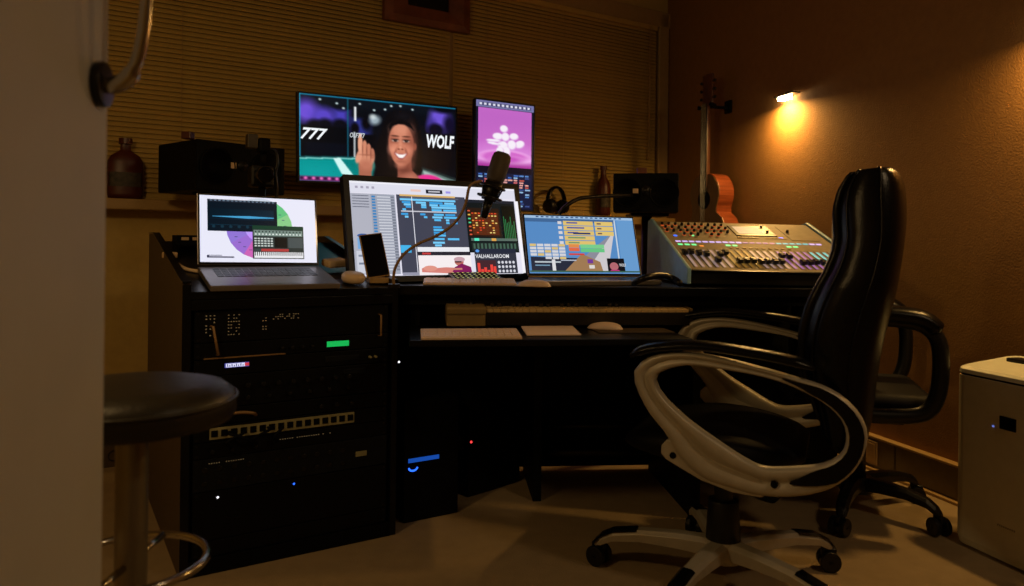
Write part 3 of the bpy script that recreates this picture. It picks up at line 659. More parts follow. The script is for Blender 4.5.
cv.rect(.68, .76, .95, 1.0, (52, 54, 66)); cv.rect(.68, .72, .95, .77, (40, 44, 60)); cv.ell(.70, .745, .012, .016, (90, 160, 240))
cv.text('VALHALLAROOM', .685, .825, .042, (235, 235, 240), 1.0, wide=.92, bold=.015)
cv.rect(.69, .85, .81, 1.0, (70, 40, 46)); 
for k, hh in enumerate((.88, .95, .93, .96, .90, .92)): cv.rect(.692+k*.02, hh, .709+k*.02, 1.0, (235, 70, 60))
for r_ in range(3):
    for k in range(5): cv.ell(.83+k*.024, .875+r_*.05, .008, .016, (215, 215, 225))
cv.rect(.98, .16, 1, 1, (246, 244, 250))
cv.make('picture', im, Matrix.Translation((0, -.0008, 0)), gain=1.0)
stp = ic + Vector(n_i)*0.10
b = MB(); b.box(-.09, .09, .035, .05, -.10, .05, .003); b.box(-.05, .05, .05, .09, -.17, -.04, .003); b.make('stand', M_alu, im)

# --- laptops
def laptop(label, hinge_l, hinge_r, top_l, top_r, depth, base_pitch, key='keyboard'):
    """hinge and lid corners are world points"""
    hl, hr = Vector(hinge_l), Vector(hinge_r); w_ = (hr-hl).length; x = (hr-hl).normalized()
    up = ((Vector(top_l)-hl)+(Vector(top_r)-hr))/2; lh = (up - x*up.dot(x)).length; z_ = (up - x*up.dot(x)).normalized(); y_ = z_.cross(x)
    t = thing('laptop', label, 'laptop', (hl+hr)/2, 0)
    yaw = math.atan2(x.y, x.x); t.rotation_euler = (0, 0, yaw)
    bpy.context.view_layer.update()
    inv = (Matrix.Translation((hl+hr)/2) @ Matrix.Rotation(yaw, 4, 'Z')).inverted()
    R = Matrix(((x.x, y_.x, z_.x), (x.y, y_.y, z_.y), (x.z, y_.z, z_.z))).to_4x4()
    L = inv @ (Matrix.Translation((hl+hr)/2) @ R)
    b = MB(); b.box(-w_/2, w_/2, 0, .006, .004, lh, .002); o = b.make('lid', M_alu, t); o.matrix_local = L
    b = MB(); b.box(-w_/2+.003, w_/2-.003, -.0012, 0, .006, lh-.002); o = b.make('bezel', M_glass, t); o.matrix_local = L
    Bm = Matrix.Rotation(base_pitch, 4, 'X')
    b = MB(); b.box(-w_/2, w_/2, -depth, 0.0, -.016, 0, .003); o = b.make('base', M_alu, t); o.matrix_local = Bm
    b = MB()
    for r_ in range(5):
        for k in range(14):
            a = -w_*.40 + k*w_*.8/14; b.box(a, a+w_*.8/14-.003, -depth*.12-r_*.019-.016, -depth*.12-r_*.019, 0, .0012)
    o = b.make('key_set', M_plastic, t); o.matrix_local = Bm; o['kind'] = 'stuff'
    b = MB(); b.box(-.07, .07, -depth+.012, -depth*.62, 0, .0006); o = b.make('touchpad', M_alu, t); o.matrix_local = Bm
    return t, L, w_, lh
n_l = V1
yl = WY
h_l = at(197.5, 266, 2.18); nl = Vector((-math.sin(yl), math.cos(yl), 0)); h_r = on_plane(319, 266.5, h_l, nl)
zav = (h_l.z+h_r.z)/2
tp = h_l + nl*.045; t_l, t_r = on_plane(193, 192.5, tp, nl), on_plane(315, 199, tp, nl)
lp, L, lw, lh = laptop('open laptop on the rack bay showing a colour wheel chart', h_l, h_r, t_l, t_r, 0.215, math.radians(12))
cv = Canvas(lw-.014, lh-.018)
cv.rect(0, 0, 1, 1, (236, 236, 252))
seg = [(215, 120, 200), (225, 90, 160), (235, 120, 170), (150, 110, 230), (120, 90, 225), (110, 200, 240), (120, 215, 180), (130, 225, 150), (190, 230, 120), (245, 215, 110), (245, 170, 110), (240, 130, 130)]
cols12 = [(150, 225, 150), (110, 215, 140), (225, 235, 250), (225, 235, 250), (225, 235, 250), (150, 120, 240), (160, 130, 235), (170, 120, 230), (225, 110, 200), (235, 90, 160), (240, 130, 180), (240, 200, 220)]
cu, cvv, R_ = .50, .48, .36
for i in range(24):
    a0, a1 = 2*PI*i/24, 2*PI*(i+1)/24; c = cols12[i//2]; asp = lw/lh
    for r0, r1, kk in ((.0, .45, 1.0), (.45, 1.0, .92)):
        cc = tuple(int(min(255, q*kk+ (30 if r0 == 0 else 0))) for q in c)
        cv.poly([(cu+R_*r0*math.cos(a0)*.8, cvv-R_*r0*asp*math.sin(a0)*.8), (cu+R_*r1*math.cos(a0)*.8, cvv-R_*r1*asp*math.sin(a0)*.8), (cu+R_*r1*math.cos(a1)*.8, cvv-R_*r1*asp*math.sin(a1)*.8), (cu+R_*r0*math.cos(a1)*.8, cvv-R_*r0*asp*math.sin(a1)*.8)], cc)
    am = (a0+a1)/2
    cv.rect(cu+R_*.62*math.cos(am)-.012, cvv-R_*.62*asp*math.sin(am)-.005, cu+R_*.62*math.cos(am)+.012, cvv-R_*.62*asp*math.sin(am)+.005, (70, 70, 110))
cv.rect(.06, .06, .65, .54, (8, 22, 34)); cv.rect(.06, .06, .65, .10, (30, 36, 48)); cv.poly([(.08, .36), (.62, .36), (.62, .20), (.08, .20)], (5, 60, 80), cols=[(6, 26, 40), (8, 40, 60), (8, 34, 50), (6, 24, 36)])
cv.poly([(.10, .315), (.40, .30), (.62, .312), (.62, .325), (.40, .34), (.10, .32)][::-1], (70, 160, 210)); cv.rect(.07, .44, .63, .445, (20, 60, 80))
for i in range(8): cv.ell(.11+i*.07, .47, .014, .022, (20, 50, 66))
for i in range(16): cv.rect(.08+i*.035, .07, .10+i*.035, .085, (110, 130, 150))
cv.rect(.43, .44, .88, .95, (40, 50, 50)); cv.rect(.43, .44, .88, .50, (24, 60, 44)); cv.rect(.44, .51, .87, .60, (120, 140, 132)); cv.rect(.62, .62, .73, .78, (12, 14, 16)); cv.rect(.74, .62, .87, .78, (70, 80, 82))
for r_ in range(4):
    for k in range(6): cv.rect(.445+k*.028, .63+r_*.038, .465+k*.028, .65+r_*.038, (205, 215, 210))
for k in range(14): cv.rect(.45+k*.03, .525, .462+k*.03, .545, (30, 40, 40)); cv.rect(.45+k*.03, .565, .465+k*.03, .585, (225, 235, 230))
cv.rect(.44, .80, .74, .84, (180, 60, 60)); cv.rect(.44, .80, .50, .84, (60, 70, 70)); cv.rect(.44, .85, .87, .94, (236, 236, 240))
for k in range(24): cv.rect(.445+k*.0177, .85, .452+k*.0177, .905, (20, 20, 24))
cv.rect(.05, .905, .17, .915, (70, 70, 100)); cv.rect(.05, .925, .27, .945, (50, 50, 80)); cv.rect(.05, .91, .065, .94, (30, 30, 60))
cv.make('picture', lp, L @ Matrix.Translation((0, -.0016, lh/2+.003)), gain=.98)

yr = math.radians(18); nr = Vector((-math.sin(yr), math.cos(yr), 0))
h_l = at(528, 276.8, 2.50); h_r = on_plane(642, 277.2, h_l, nr); tp = h_l + nr*.075
t_l, t_r = on_plane(520, 214, tp, nr), on_plane(633, 216.5, tp, nr)
lp2, L, lw, lh = laptop('open laptop with a blue timetable screen between the computer and the mixer', h_l, h_r, t_l, t_r, 0.14, math.radians(2))
cv = Canvas(lw-.014, lh-.018)
cv.rect(0, 0, 1, 1, (92, 148, 210)); cv.rect(0, 0, 1, .045, (170, 205, 240)); cv.rect(0, .045, .82, .11, (70, 110, 160)); cv.rect(.84, .05, 1, 1, (110, 165, 220)); cv.rect(.815, .05, .828, .98, (210, 225, 240))
for k in range(18): cv.rect(.1+k*.045, .01, .125+k*.045, .03, (50, 80, 130))
cv.poly([(.50, .98), (.70, .98), (.80, .30), (.78, .30)], (220, 215, 220)); cv.poly([(.34, .98), (.50, .98), (.78, .30), (.60, .55)], (150, 150, 165)); cv.poly([(0.02, .98), (.36, .98), (.50, .74), (.02, .72)], (34, 42, 64)); cv.poly([(.30, .98), (.66, .98), (.64, .80), (.48, .66)], (170, 130, 90))
for r_ in range(5):
    v = .085+r_*.088; cv.rect(.34, v, .615, v+.075, (238, 205, 120)); cv.rect(.29, v+.01, .325, v+.06, (230, 226, 230)); cv.rect(.37, v+.02, .47+.06*(r_ % 2), v+.045, (80, 90, 170) if r_ < 3 else (120, 160, 120))
    if r_ < 3: cv.rect(.63, v, .80, v+.075, (240, 208, 120)); cv.rect(.65, v+.025, .69, v+.05, (120, 90, 90))
cv.rect(.42, .29, .58, .32, (50, 60, 110))
for r_ in range(5):
    for k in range(5):
        if not (r_ == 4 and k < 2): cv.rect(.02+k*.064, .50+r_*.055, .075+k*.064, .542+r_*.055, (226, 226, 232) if (k+r_) % 4 else (235, 205, 130))
cv.rect(.365, .50, .46, .56, (240, 150, 80)); cv.rect(.365, .565, .46, .62, (240, 110, 70)); cv.rect(.47, .50, .69, .565, (130, 220, 150)); cv.rect(.47, .57, .69, .635, (110, 210, 140)); cv.rect(.36, .66, .50, .69, (225, 70, 60))
cv.rect(.05, .80, .28, .825, (200, 210, 220)); cv.rect(.20, .77, .23, .98, (235, 235, 240)); cv.rect(.05, .86, .18, .88, (120, 160, 190)); cv.rect(.28, .77, .42, .79, (190, 200, 220))
cv.rect(.70, .74, .86, .985, (12, 14, 24)); cv.ell(.76, .88, .04, .07, (190, 110, 120)); cv.poly([(.70, .985), (.82, .985), (.80, .94), (.73, .94)], (200, 40, 130)); cv.text('WOLF', .81, .88, .05, (235, 235, 240), wide=.6, bold=.02)
cv.rect(.52, .76, .57, .83, (120, 60, 160)); cv.rect(.53, .86, .58, .92, (235, 230, 225)); cv.rect(.0, .96, 1, .985, (60, 100, 80))
cv.make('picture', lp2, L @ Matrix.Translation((0, -.0016, lh/2+.003)), gain=.85)

# ================================================================== MIXER
MX0 = at(686, 277, 2.47); my = math.radians(3)
mixer = thing('mixing_console', 'tan digital mixing console with coloured lights on the right of the desk', 'mixer', (MX0.x, MX0.y, WZ+.009), my)
mw, md = 0.655, 0.55
mixer.rotation_euler = (0, .012, my)
zf0 = MX0.z-(WZ+.001); zf0 = max(.035, zf0+.012); zb0 = 0.215
prof = lambda x: [(x, 0, 0.0), (x, md, 0.0), (x, md, zb0), (x, md-.03, zb0+.004), (x, 0.0, zf0)]
b = MB(); b.prism(prof(0.014), (mw-.028, 0, 0)); b.make('body', M_plastic, mixer, bevel=.003)
prof2 = lambda x: [(x, -.012, 0.0), (x, .10, -.0005), (x, md+.012, 0.0), (x, md+.012, zb0+.010), (x, md-.03, zb0+.018), (x, -.012, zf0+.010)]
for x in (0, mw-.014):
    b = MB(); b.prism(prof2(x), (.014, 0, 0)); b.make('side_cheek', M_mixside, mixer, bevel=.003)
sl = Vector((0, md-.03, zb0+.004-zf0)); slen = sl.length; sa = math.atan2(sl.z, sl.y)
SM = Matrix.Translation((0, 0, zf0)) @ Matrix.Rotation(sa, 4, 'X')      # surface frame: x right, y up the slope
def onmix(b, name, m, **k):
    o = b.make(name, m, mixer, **k); o.matrix_local = SM; return o
b = MB(); b.box(.014, mw-.014, .0, slen, 0, .004, .001); onmix(b, 'top_panel', M_mixer)
b = MB(); b.box(.30, .46, slen*.70, slen*.93, .004, .007, .001); onmix(b, 'screen_frame', M_plastic)
b = MB(); b.box(.315, .42, slen*.735, slen*.90, .007, .0075); onmix(b, 'display', emis('mixer_display', (.42, .38, .32), .55))
b = MB(); b.box(.50, .61, slen*.62, slen*.94, .004, .0055, .0008); onmix(b, 'talkback_panel', M_mixer)
kb = MB(); kb.cyl((0, 0, .004), (0, 0, .016), .0058, .0048, 12); k0 = kb.make('knob', M_plastic, mixer); K1 = None
first = True
def placemix(src, x, y, z=0):
    c = src.copy(); C.objects.link(c); c.parent = mixer; c.matrix_local = SM @ Matrix.Translation((x, y, z)); return c
k0.matrix_local = SM @ Matrix.Translation((.435, slen*.90, 0))
rb = MB(); rb.cyl((0, 0, .004), (0, 0, .006), .0072, n=12); r0 = rb.make('knob_ring', M_knobred, mixer); r0.matrix_local = SM @ Matrix.Translation((.036, slen*.9, 0))
for r_ in range(4):
    for c_ in range(10):
        x = .036 + c_*.0265 + (r_ % 2)*.004; y = slen*(.915-.075*r_)
        if r_ == 3 and c_ in (0, 1, 5, 8, 9): continue
        placemix(k0, x, y)
        if (c_*7+r_*3) % 4 != 1 and not (r_ == 0 and c_ == 0): placemix(r0, x, y)
placemix(k0, .435, slen*.78); placemix(k0, .52, slen*.80, .001)
ledm = {}
def led(x0, x1, y0, y1, m, nm='light'):
    b = MB(); b.box(x0, x1, y0, y1, .004, .0052); return onmix(b, nm, m)
for i in range(22):
    x = .04 + i*.0255; m = E_lav if i < 10 else (E_purp if i < 15 else (E_cyan if i < 20 else E_lav)); led(x, x+.019, slen*.535, slen*.560, m)
for i in (0, 1, 2, 7, 8, 16, 17): led(.04+i*.0255, .057+i*.0255, slen*.47, slen*.495, E_gled)
led(.117, .132, slen*.45, slen*.468, emis('orange_led', (1, .3, .05), .8)); led(.12, .13, slen*.67, slen*.695, E_gled, 'light'); led(.05, .062, slen*.66, slen*.68, E_blue); led(.46, .475, slen*.66, slen*.68, E_blue)
bt = MB(); bt.box(-.006, .006, -.004, .004, .004, .0065, .0008); bt0 = bt.make('button', M_sill, mixer); bt0.matrix_local = SM @ Matrix.Translation((.3, slen*.655, 0))
for i in range(1, 12): placemix(bt0, .3+i*.0145+(.02 if i > 5 else 0), slen*.655)
for i in range(10): placemix(bt0, .23+i*.024, slen*.43)
E_strip = [emis('fader_strip_white', (.50, .42, .50), .25), emis('fader_strip_gold', (.42, .27, .06), .25), E_purp, E_cyan]
posf = [.68, .72, .66, .62, .35, .62, .72, .32, .33, .34, .30, .32, .31, .33, .62, .60, .30, .31, .34, .33, .32, .33, .35]
cap = MB(); cap.box(-.0085, .0085, -.0145, .0145, .006, .020, .003); cap.box(-.009, .009, -.0015, .0015, .018, .021); cap0 = None
for i in range(23):
    x = .036 + i*.0247
    b = MB(); b.box(x-.0012, x+.0012, slen*.05, slen*.40, .004, .0045); onmix(b, 'fader_slot', M_blackm)
    st = E_strip[0] if i < 6 else (E_strip[1] if i < 10 else (E_strip[0] if i < 14 else (E_strip[2] if i < 19 else E_strip[3])))
    b = MB(); b.box(x+.003, x+.0135, slen*.06, slen*.38, .004, .0046); onmix(b, 'fader_light', st)
    M_ = SM @ Matrix.Translation((x, slen*(.03+posf[i]*.42*.9), 0))
    if cap0 is None: cap0 = cap.make('fader_cap', M_plastic, mixer); cap0.matrix_local = M_
    else: c = cap0.copy(); C.objects.link(c); c.parent = mixer; c.matrix_local = M_
b = MB(); b.box(.02, mw-.02, -.008, .004, -.0, .006, .002); onmix(b, 'armrest_edge', M_plastic)
# black headphones half behind the console's left cheek
b = MB(); c_ = at(651, 282, 2.42); c_.z = WZ
pts = [(c_.x + .02 + .075*math.cos(a), c_.y + .05*math.sin(2*a), WZ+.012+.026*math.sin(a)) for a in [PI*i/14 for i in range(15)]]
mo = b.tube(pts, .011, 8).make('cable_loop', M_plastic, None, True); tag(mo, 'black cable looped up beside the mixing console', 'cable')

# ================================================================== SPEAKERS on stands behind the desk
def speaker_box(label, M, w_, h_, d_):
    t = thing('studio_speaker', label, 'speaker'); t.matrix_world = M
    b = MB(); b.box(-w_/2, w_/2, 0, d_, 0, h_, .006); b.make('cabinet', M_blackm, t)
    for x, r in ((-w_*.28, h_*.36), (w_*.28, h_*.36)):
        b = MB(); R = Matrix.Translation((x, 0, h_/2)) @ Matrix.Rotation(PI/2, 4, 'X')
        b.lathe([(r*1.05, 0), (r*1.05, .004), (r, .005), (r*.9, -.004), (r*.35, -.015), (r*.3, -.008), (.001, -.003)], M=R, n=28); b.make('woofer', M_blackm, t, True)
    b = MB(); b.lathe([(.022, 0), (.022, .003), (.014, .002), (.010, .006), (.001, .008)], M=Matrix.Translation((0, 0, h_*.55)) @ Matrix.Rotation(PI/2, 4, 'X'), n=20); b.make('tweeter', M_dark, t, True)
    b = MB(); b.box(-.052, -.030, -.003, 0, h_*.48, h_*.60, .001); b.make('badge', M_cream, t)
    return t
sp = at(200, 189, 2.95); SLM = facing(Vector((sp.x, sp.y, at(200, 190, 2.95).z)), 0)
yls = math.radians(50)
hl_ = at(197, 138.5, 2.80); zb = at(197, 190, 2.80).z; ht_ = hl_.z - zb
xv = Vector((math.cos(yls), math.sin(yls), 0)); yv = Vector((-math.sin(yls), math.cos(yls), 0))
swid = 0.38
spk = speaker_box('black studio speaker lying sideways before the blinds above the left laptop', Matrix.Translation(hl_ - Vector((0, 0, ht_)) + xv*swid/2) @ Matrix.Rotation(yls, 4, 'Z'), swid, ht_, .32)
# stand post under it, at its centre
cpt = hl_ + xv*swid*.42 + yv*.12
def speaker_stand(label, c, top):
    t = thing('speaker_stand', label, 'speaker stand', (c.x, c.y, 0))
    b = MB(); b.box(-.08, .08, -.08, .08, top-.012, top-.001, .003); b.make('top_plate', M_dark, t)
    b = MB(); b.cyl((0, 0, .02), (0, 0, top-.012), .022, n=18); b.make('post', M_dark, t, True)
    b = MB(); b.box(-.13, .13, -.13, .13, 0, .02, .004); b.make('foot_plate', M_dark, t)
speaker_stand('dark speaker stand under the speaker above the left laptop', cpt, zb)
# small dark red box on the left speaker
q = hl_ + yv*.05 + xv*(-.0)
b = MB(); b.box(-.018, .018, -.02, .02, 0, .028, .004); o = b.make('figurine_box', M_redglass, None); o.location = (q.x-.01, q.y, hl_.z+.001); tag(o, 'tiny dark red box standing on the left speaker', 'box')
# right speaker
yrs = math.radians(-10)
sr0, sr1 = at(614, 172, 3.0), at(678, 174, 3.0); zb2 = at(646, 212, 3.0).z; hh = (sr0.z+sr1.z)/2-zb2
yrsv = Vector((-math.sin(yrs), math.cos(yrs), 0))
cpr = Vector(((sr0.x+sr1.x)/2, 3.0, zb2))
speaker_box('black studio speaker lying sideways above the right laptop', Matrix.Translation(cpr) @ Matrix.Rotation(yrs, 4, 'Z'), .262, hh, .18)
speaker_stand('dark speaker stand under the speaker above the right laptop', cpr + yrsv*.12 + Vector((.02, .08, 0)), zb2)
b = MB(); b.box(-.02, .02, -.015, .015, 0, .03, .004); o = b.make('small_box', M_frame, None); o.location = (cpr.x-.0, cpr.y+.10, zb2+hh+.001); tag(o, 'tiny brown box standing on the right speaker', 'box')

# ================================================================== BOTTLES
def bottle(label, p, prof, m, flat=1.0, yaw=0, lab=None):
    t = thing('bottle', label, 'bottle', p, yaw)
    rows = [[Vector((r*math.cos(a), r*flat*math.sin(a), zz)) for a in [2*PI*k/28 for k in range(28)]] for r, zz in prof]
    b = MB(); b.ring(rows); b.make('glass', m, t, True)
    top = prof[-1]
    b = MB(); b.cyl((0, 0, top[1]-.018), (0, 0, top[1]+.006), top[0]*1.25, n=18); b.make('cap', M_redglass, t)
    if lab:
        z0, z1, r = lab; b = MB(); b.ring([[Vector(((r+.0008)*math.cos(a), (r+.0008)*flat*math.sin(a), zz)) for a in [-PI*.85+PI*.7*k/12 for k in range(13)]] for zz in (z0, z1)], cap=False)
        b.make('label', M_label, t, True)
    return t
wb = on_plane(125, 197, wl(0, .088, 0), V1)
bottle('dark red flask bottle on the window sill at the left', (wb.x, wb.y, SILL+.001), [(.001, 0), (.064, .002), (.068, .02), (.070, .10), (.068, .155), (.055, .180), (.028, .198), (.020, .205), (.019, .245), (.021, .248)], M_redglass, .42, WY, (.05, .11, .0695))
wb = on_plane(603, 213, wl(0, .095, 0), V1)
bottle('dark slim bottle on the window sill beside the right speaker', (wb.x, wb.y, SILL+.001), [(.001, 0), (.040, .002), (.044, .015), (.045, .16), (.038, .20), (.018, .235), (.015, .29), (.017, .295)], M_redglass, 1, WY, (.05, .13, .045))

# ================================================================== HEADPHONES
def headphones(label, p, yaw, s=1.0, tilt=0, ext='headphones'):
    t = thing('headphones', label, 'headphones', p, yaw)
    R = Matrix.Rotation(tilt, 4, 'X')
    b = MB(); b.tube([(.08*s*math.cos(a), 0, .09*s+.09*s*math.sin(a)) for a in [PI*i/18 for i in range(19)]], .017*s, 10, flat=.6, up=(0, 1, 0)); o = b.make('headband', M_leather, t, True); o.matrix_local = R
    for sx in (-1, 1):
        b = MB(); b.cyl((sx*.085*s, 0, .06*s), (sx*.055*s, 0, .06*s), .042*s, .046*s, 24); o = b.make('ear_cup', M_plastic, t, True, bevel=.004); o.matrix_local = R
        b = MB(); b.tube([(sx*.05*s, .036*s*math.cos(a), .06*s+.036*s*math.sin(a)) for a in [2*PI*k/20 for k in range(20)]], .010*s, 8, closed=True); o = b.make('ear_cushion', M_leather, t, True); o.matrix_local = R
    return t
# headphones lying on the sill between the right laptop and the portrait screen
hp_ = on_plane(556, 213, wl(0, .105, 0), V1)
headphones('black headphones resting on the sill right of the upright pink screen', (hp_.x, hp_.y, SILL-.010), WY+.25, .92, 0)
# headset and talk microphone clamped on the left speaker
hq = at(262, 196, 2.62)
t = thing('camera_rig', 'black camera on a small clamp in front of the left speaker', 'camera', hq, WY)
b = MB(); b.box(-.045, .035, -.03, .03, .03, .105, .010); b.make('body', M_plastic, t)
b = MB(); b.cyl((-.005, -.03, .07), (-.005, -.075, .07), .030, .028, 24); b.make('lens', M_glass, t, True, bevel=.002)
b = MB(); b.cyl((-.005, -.073, .07), (-.005, -.077, .07), .020, n=20); b.make('lens_glass', M_glass, t)
b = MB(); b.box(-.055, -.020, -.02, .02, .165, .215, .003); b.make('side_monitor', mat('smoked_metal', (.06, .05, .035), .4, metal=.5), t)
b = MB(); b.box(-.018, .025, -.022, .022, .150, .205, .012); b.box(-.006, .01, -.008, .008, .10, .16); b.make('microphone_head', M_blackm, t, True)
b = MB(); b.tube(catmull([(.02, 0, .17), (.045, 0, .16), (.052, 0, .12), (.045, 0, .085), (.05, 0, .04), (.05, 0, -.02)]), .006, 8); b.make('cable', M_plastic, t, True)
b = MB(); b.cyl((0, 0, .035), (0, 0, -.185), .012, n=14); b.make('clamp_post', M_dark, t, True)

# ================================================================== MICROPHONE on its arm
md_ = 2.22
def m3(u, v, d=md_): return at(u, v, d)
arm = thing('microphone_arm', 'curved thin brown boom arm rising over the central screen', 'microphone arm', (m3(394, 283).x, m3(394, 283).y, WZ))
ax = Vector((m3(394, 283).x, m3(394, 283).y, WZ))
pl_ = [m3(394, 285.0), m3(393.5, 277), m3(396, 266), m3(404, 254), m3(418, 244), m3(434, 237), m3(449, 228), m3(460, 216), m3(466, 202), m3(469, 188), m3(474, 183), m3(482, 181)]
b = MB(); b.tube(catmull([p-ax for p in pl_], 5), .0045, 8); b.make('flexible_tube', M_foot, arm, True)
base_z = at(394, 285.5, md_).z - WZ
b = MB(); b.cyl((0, 0, 0.0), (0, 0, max(.012, base_z+.004)), .018, n=20); b.make('clamp_base', M_dark, arm)
mic = thing('studio_microphone', 'grey studio microphone tilted in a shock mount before the screens', 'microphone', m3(492, 190))
o0 = m3(492, 190); dirv = (m3(501, 160)-m3(494, 183)).normalized(); 
Mq = dirv.to_track_quat('Z', 'Y').to_matrix().to_4x4()
b = MB(); b.lathe([(.001, .0), (.022, .001), (.027, .010), (.029, .03), (.029, .075), (.026, .088), (.018, .095), (.001, .097)], n=28); o = b.make('capsule_head', mat('mic_grille', (.10, .085, .07), .45, metal=.6, bump=.4, bscale=900), mic, True); o.matrix_local = Matrix.Translation(m3(494, 183)-o0) @ Mq
b = MB(); b.cyl((0, 0, -.055), (0, 0, .002), .023, .027, 24); b.cyl((0, 0, -.11), (0, 0, -.05), .011, .015, 16); o = b.make('body', M_plastic, mic, True); o.matrix_local = Matrix.Translation(m3(494, 183)-o0) @ Mq
for zz in (-.012, -.045):
    b = MB(); b.tube([(.036*math.cos(a), .036*math.sin(a), zz) for a in [2*PI*k/24 for k in range(24)]], .004, 8, closed=True); o = b.make('shock_ring', M_dark, mic, True); o.matrix_local = Matrix.Translation(m3(494, 183)-o0) @ Mq
b = MB()
for k in range(6): a = 2*PI*k/6; b.cyl((.036*math.cos(a), .036*math.sin(a), -.012), (.024*math.cos(a+.4), .024*math.sin(a+.4), -.045), .0022, n=6)
o = b.make('elastic_bands', M_blackm, mic, True); o.matrix_local = Matrix.Translation(m3(494, 183)-o0) @ Mq
b = MB(); b.box(-.03, .0, -.01, .01, -.01, .012, .003); b.make('swivel', M_dark, mic)
# dark boom of the right-hand mic
pb = [at(559, 214, 2.72), at(566, 206, 2.72), at(578, 199, 2.75), at(592, 197, 2.78), at(607, 196, 2.82), at(632, 195, 2.9)]
b = MB(); b.tube(catmull(pb, 5), .0075, 8); o = b.make('boom_pole', M_dark, None, True); tag(o, 'short dark curved pole reaching in front of the right speaker', 'pole')

# ================================================================== SMALL THINGS ON THE DESK
def on_z(u, v, z): return on_floor(u, v, z)
# phone on a stand
pd = at(379, 281, 2.34)
ph = thing('smartphone', 'black phone propped upright in front of the central screen', 'phone', (pd.x, pd.y, WZ+.026), WY-.12)
Mp = Matrix.Rotation(-.3, 4, 'X') @ Matrix.Rotation(-.13, 4, 'Y')
b = MB(); b.box(-.038, .038, 0, .008, .0, .145, .004); o = b.make('casing', M_sill, ph); o.matrix_local = Mp
b = MB(); b.box(-.034, .034, -.0012, 0.0005, .004, .141); o = b.make('display', M_glass, ph); o.matrix_local = Mp
st = thing('phone_stand', 'small tan stand holding the black phone', 'stand', (pd.x, pd.y, WZ+.008), WY-.12)
b = MB(); b.box(-.035, .035, -.028, .06, 0.0, .017, .002); b.make('foot', M_sill, st)
b = MB(); b.box(-.012, .012, .045, .052, 0.005, .10, .002); b.make('prop', M_sill, st)
# white plug and cable at the laptop's left; adapter and puck at its right
def slope_z(p):                                            # height of the sloped rack top below a point
    q = rackM.inverted() @ Vector((p.x, p.y, 0)); return ZF + (ZB-ZF)*max(0, min(1, q.y/(DP-.12)))
pw_ = at(172, 258, 2.42); lg = at(200, 271, 2.22)
b = MB(); pts = [on_slope(170, 259), on_slope(176, 265), on_slope(186, 271), on_slope(202, 274)]
pts = [p+Vector((0, 0, .006)) for p in pts]
cab = thing('power_cable', 'cream charging cable plugged in at the left of the laptop', 'cable', pts[0])
b.tube(catmull([p-pts[0] for p in pts], 6), .0058, 8); b.make('cord', M_cream, cab, True)
b = MB(); b.box(-.022, .02, -.012, .012, -.004, .016, .005); o = b.make('plug', M_cream, cab, True); o.rotation_euler = (0, 0, 0.9)
ad = on_slope(335, 270); b = MB(); b.box(-.040, .040, -.024, .024, 0, .024, .007); o = b.make('power_adapter', M_cream, None); o.location = ad+Vector((0, 0, .012)); o.rotation_euler = (.2, -.05, .9); tag(o, 'cream power adapter lying between laptop and central screen', 'adapter')
pk = at(352, 284, 2.24); b = MB(); b.lathe([(.001, 0), (.032, .001), (.036, .008), (.036, .020), (.030, .027), (.001, .028)], n=28); o = b.make('round_puck', M_cream, None, True); pk = on_slope(353, 283); o.location = pk+Vector((0, 0, .004)); o.rotation_euler = (math.radians(13)*math.cos(WY), math.radians(13)*math.sin(WY), 0); tag(o, 'small round cream puck at the right corner of the rack bay', 'puck')
# strip of gear behind the laptop
gp = rackM @ Vector((.14, .55, 0)); 
g = thing('small_interface', 'small audio box behind the left laptop with pale buttons', 'audio box', (gp.x, gp.y, slope_z(gp)+.012), WY)
b = MB(); b.box(-.09, .11, -.05, .05, 0, .035, .003); b.make('casing', M_blackm, g)
for i in range(5):
    b = MB(); b.box(-.075+i*.034, -.052+i*.034, -.053, -.05, .018, .028, .001); b.make('button', M_cream, g)
gc = gp + V1*0; b = MB(); b.tube(catmull([(0.02, -.05, .015), (.03, -.08, .01), (.05, -.08, .06), (.07, -.04, .12)], 5), .0022, 6); b.make('cable', mat('green_cable', (.02, .14, .05), .5), g, True)
# keyboards and mice
def apple_keyboard(label, p, yaw, pitch=.05, w_=.28, d_=.115):
    t = thing('computer_keyboard', label, 'keyboard', p, yaw)
    R = Matrix.Translation((0, 0, .001)) @ Matrix.Rotation(pitch, 4, 'X')
    b = MB(); b.box(0, w_, 0, d_, 0, .007, .002); o = b.make('body', M_white, t); o.matrix_local = R
    k0_ = None
    for r_ in range(5):
        for k in range(13):
            if k0_ is None:
                bb = MB(); bb.box(0, w_/13*.84, 0, .0165, .0068, .0088, .0006); k0_ = bb.make('keycap', M_white, t); k0_.matrix_local = R @ Matrix.Translation((.006, .008, 0))
            else:
                c = k0_.copy(); C.objects.link(c); c.parent = t; c.matrix_local = R @ Matrix.Translation((.006+k*(w_-.01)/13, .008+r_*.0205, 0))
    return t
def mouse(label, p, yaw, m=M_white):
    b = MB(); rows = []
    for i in range(13):
        f = i/12; y = -.056+.112*f; ww = .029*math.sqrt(max(.02, 1-(2*f-1)**4))*(1-.08*f); hh_ = .003+.019*math.sqrt(max(0, 1-(2*f-1)**2))*(1+.25*(.5-f))
        rows.append([Vector((ww*math.cos(a), y, hh_*max(0, math.sin(a)) if math.sin(a) > 0 else -0.0)) for a in [PI*k/10 for k in range(11)]])
    b.ring(rows); o = b.make('computer_mouse', m, None, True); o.location = p; o.rotation_euler = (0, 0, yaw); return tag(o, label, 'mouse')
def tp_(x, y): v = trayM @ Vector((x, y, TZ+.0005)); return v
k_p = on_z(421, 339.5, TZ+.003)
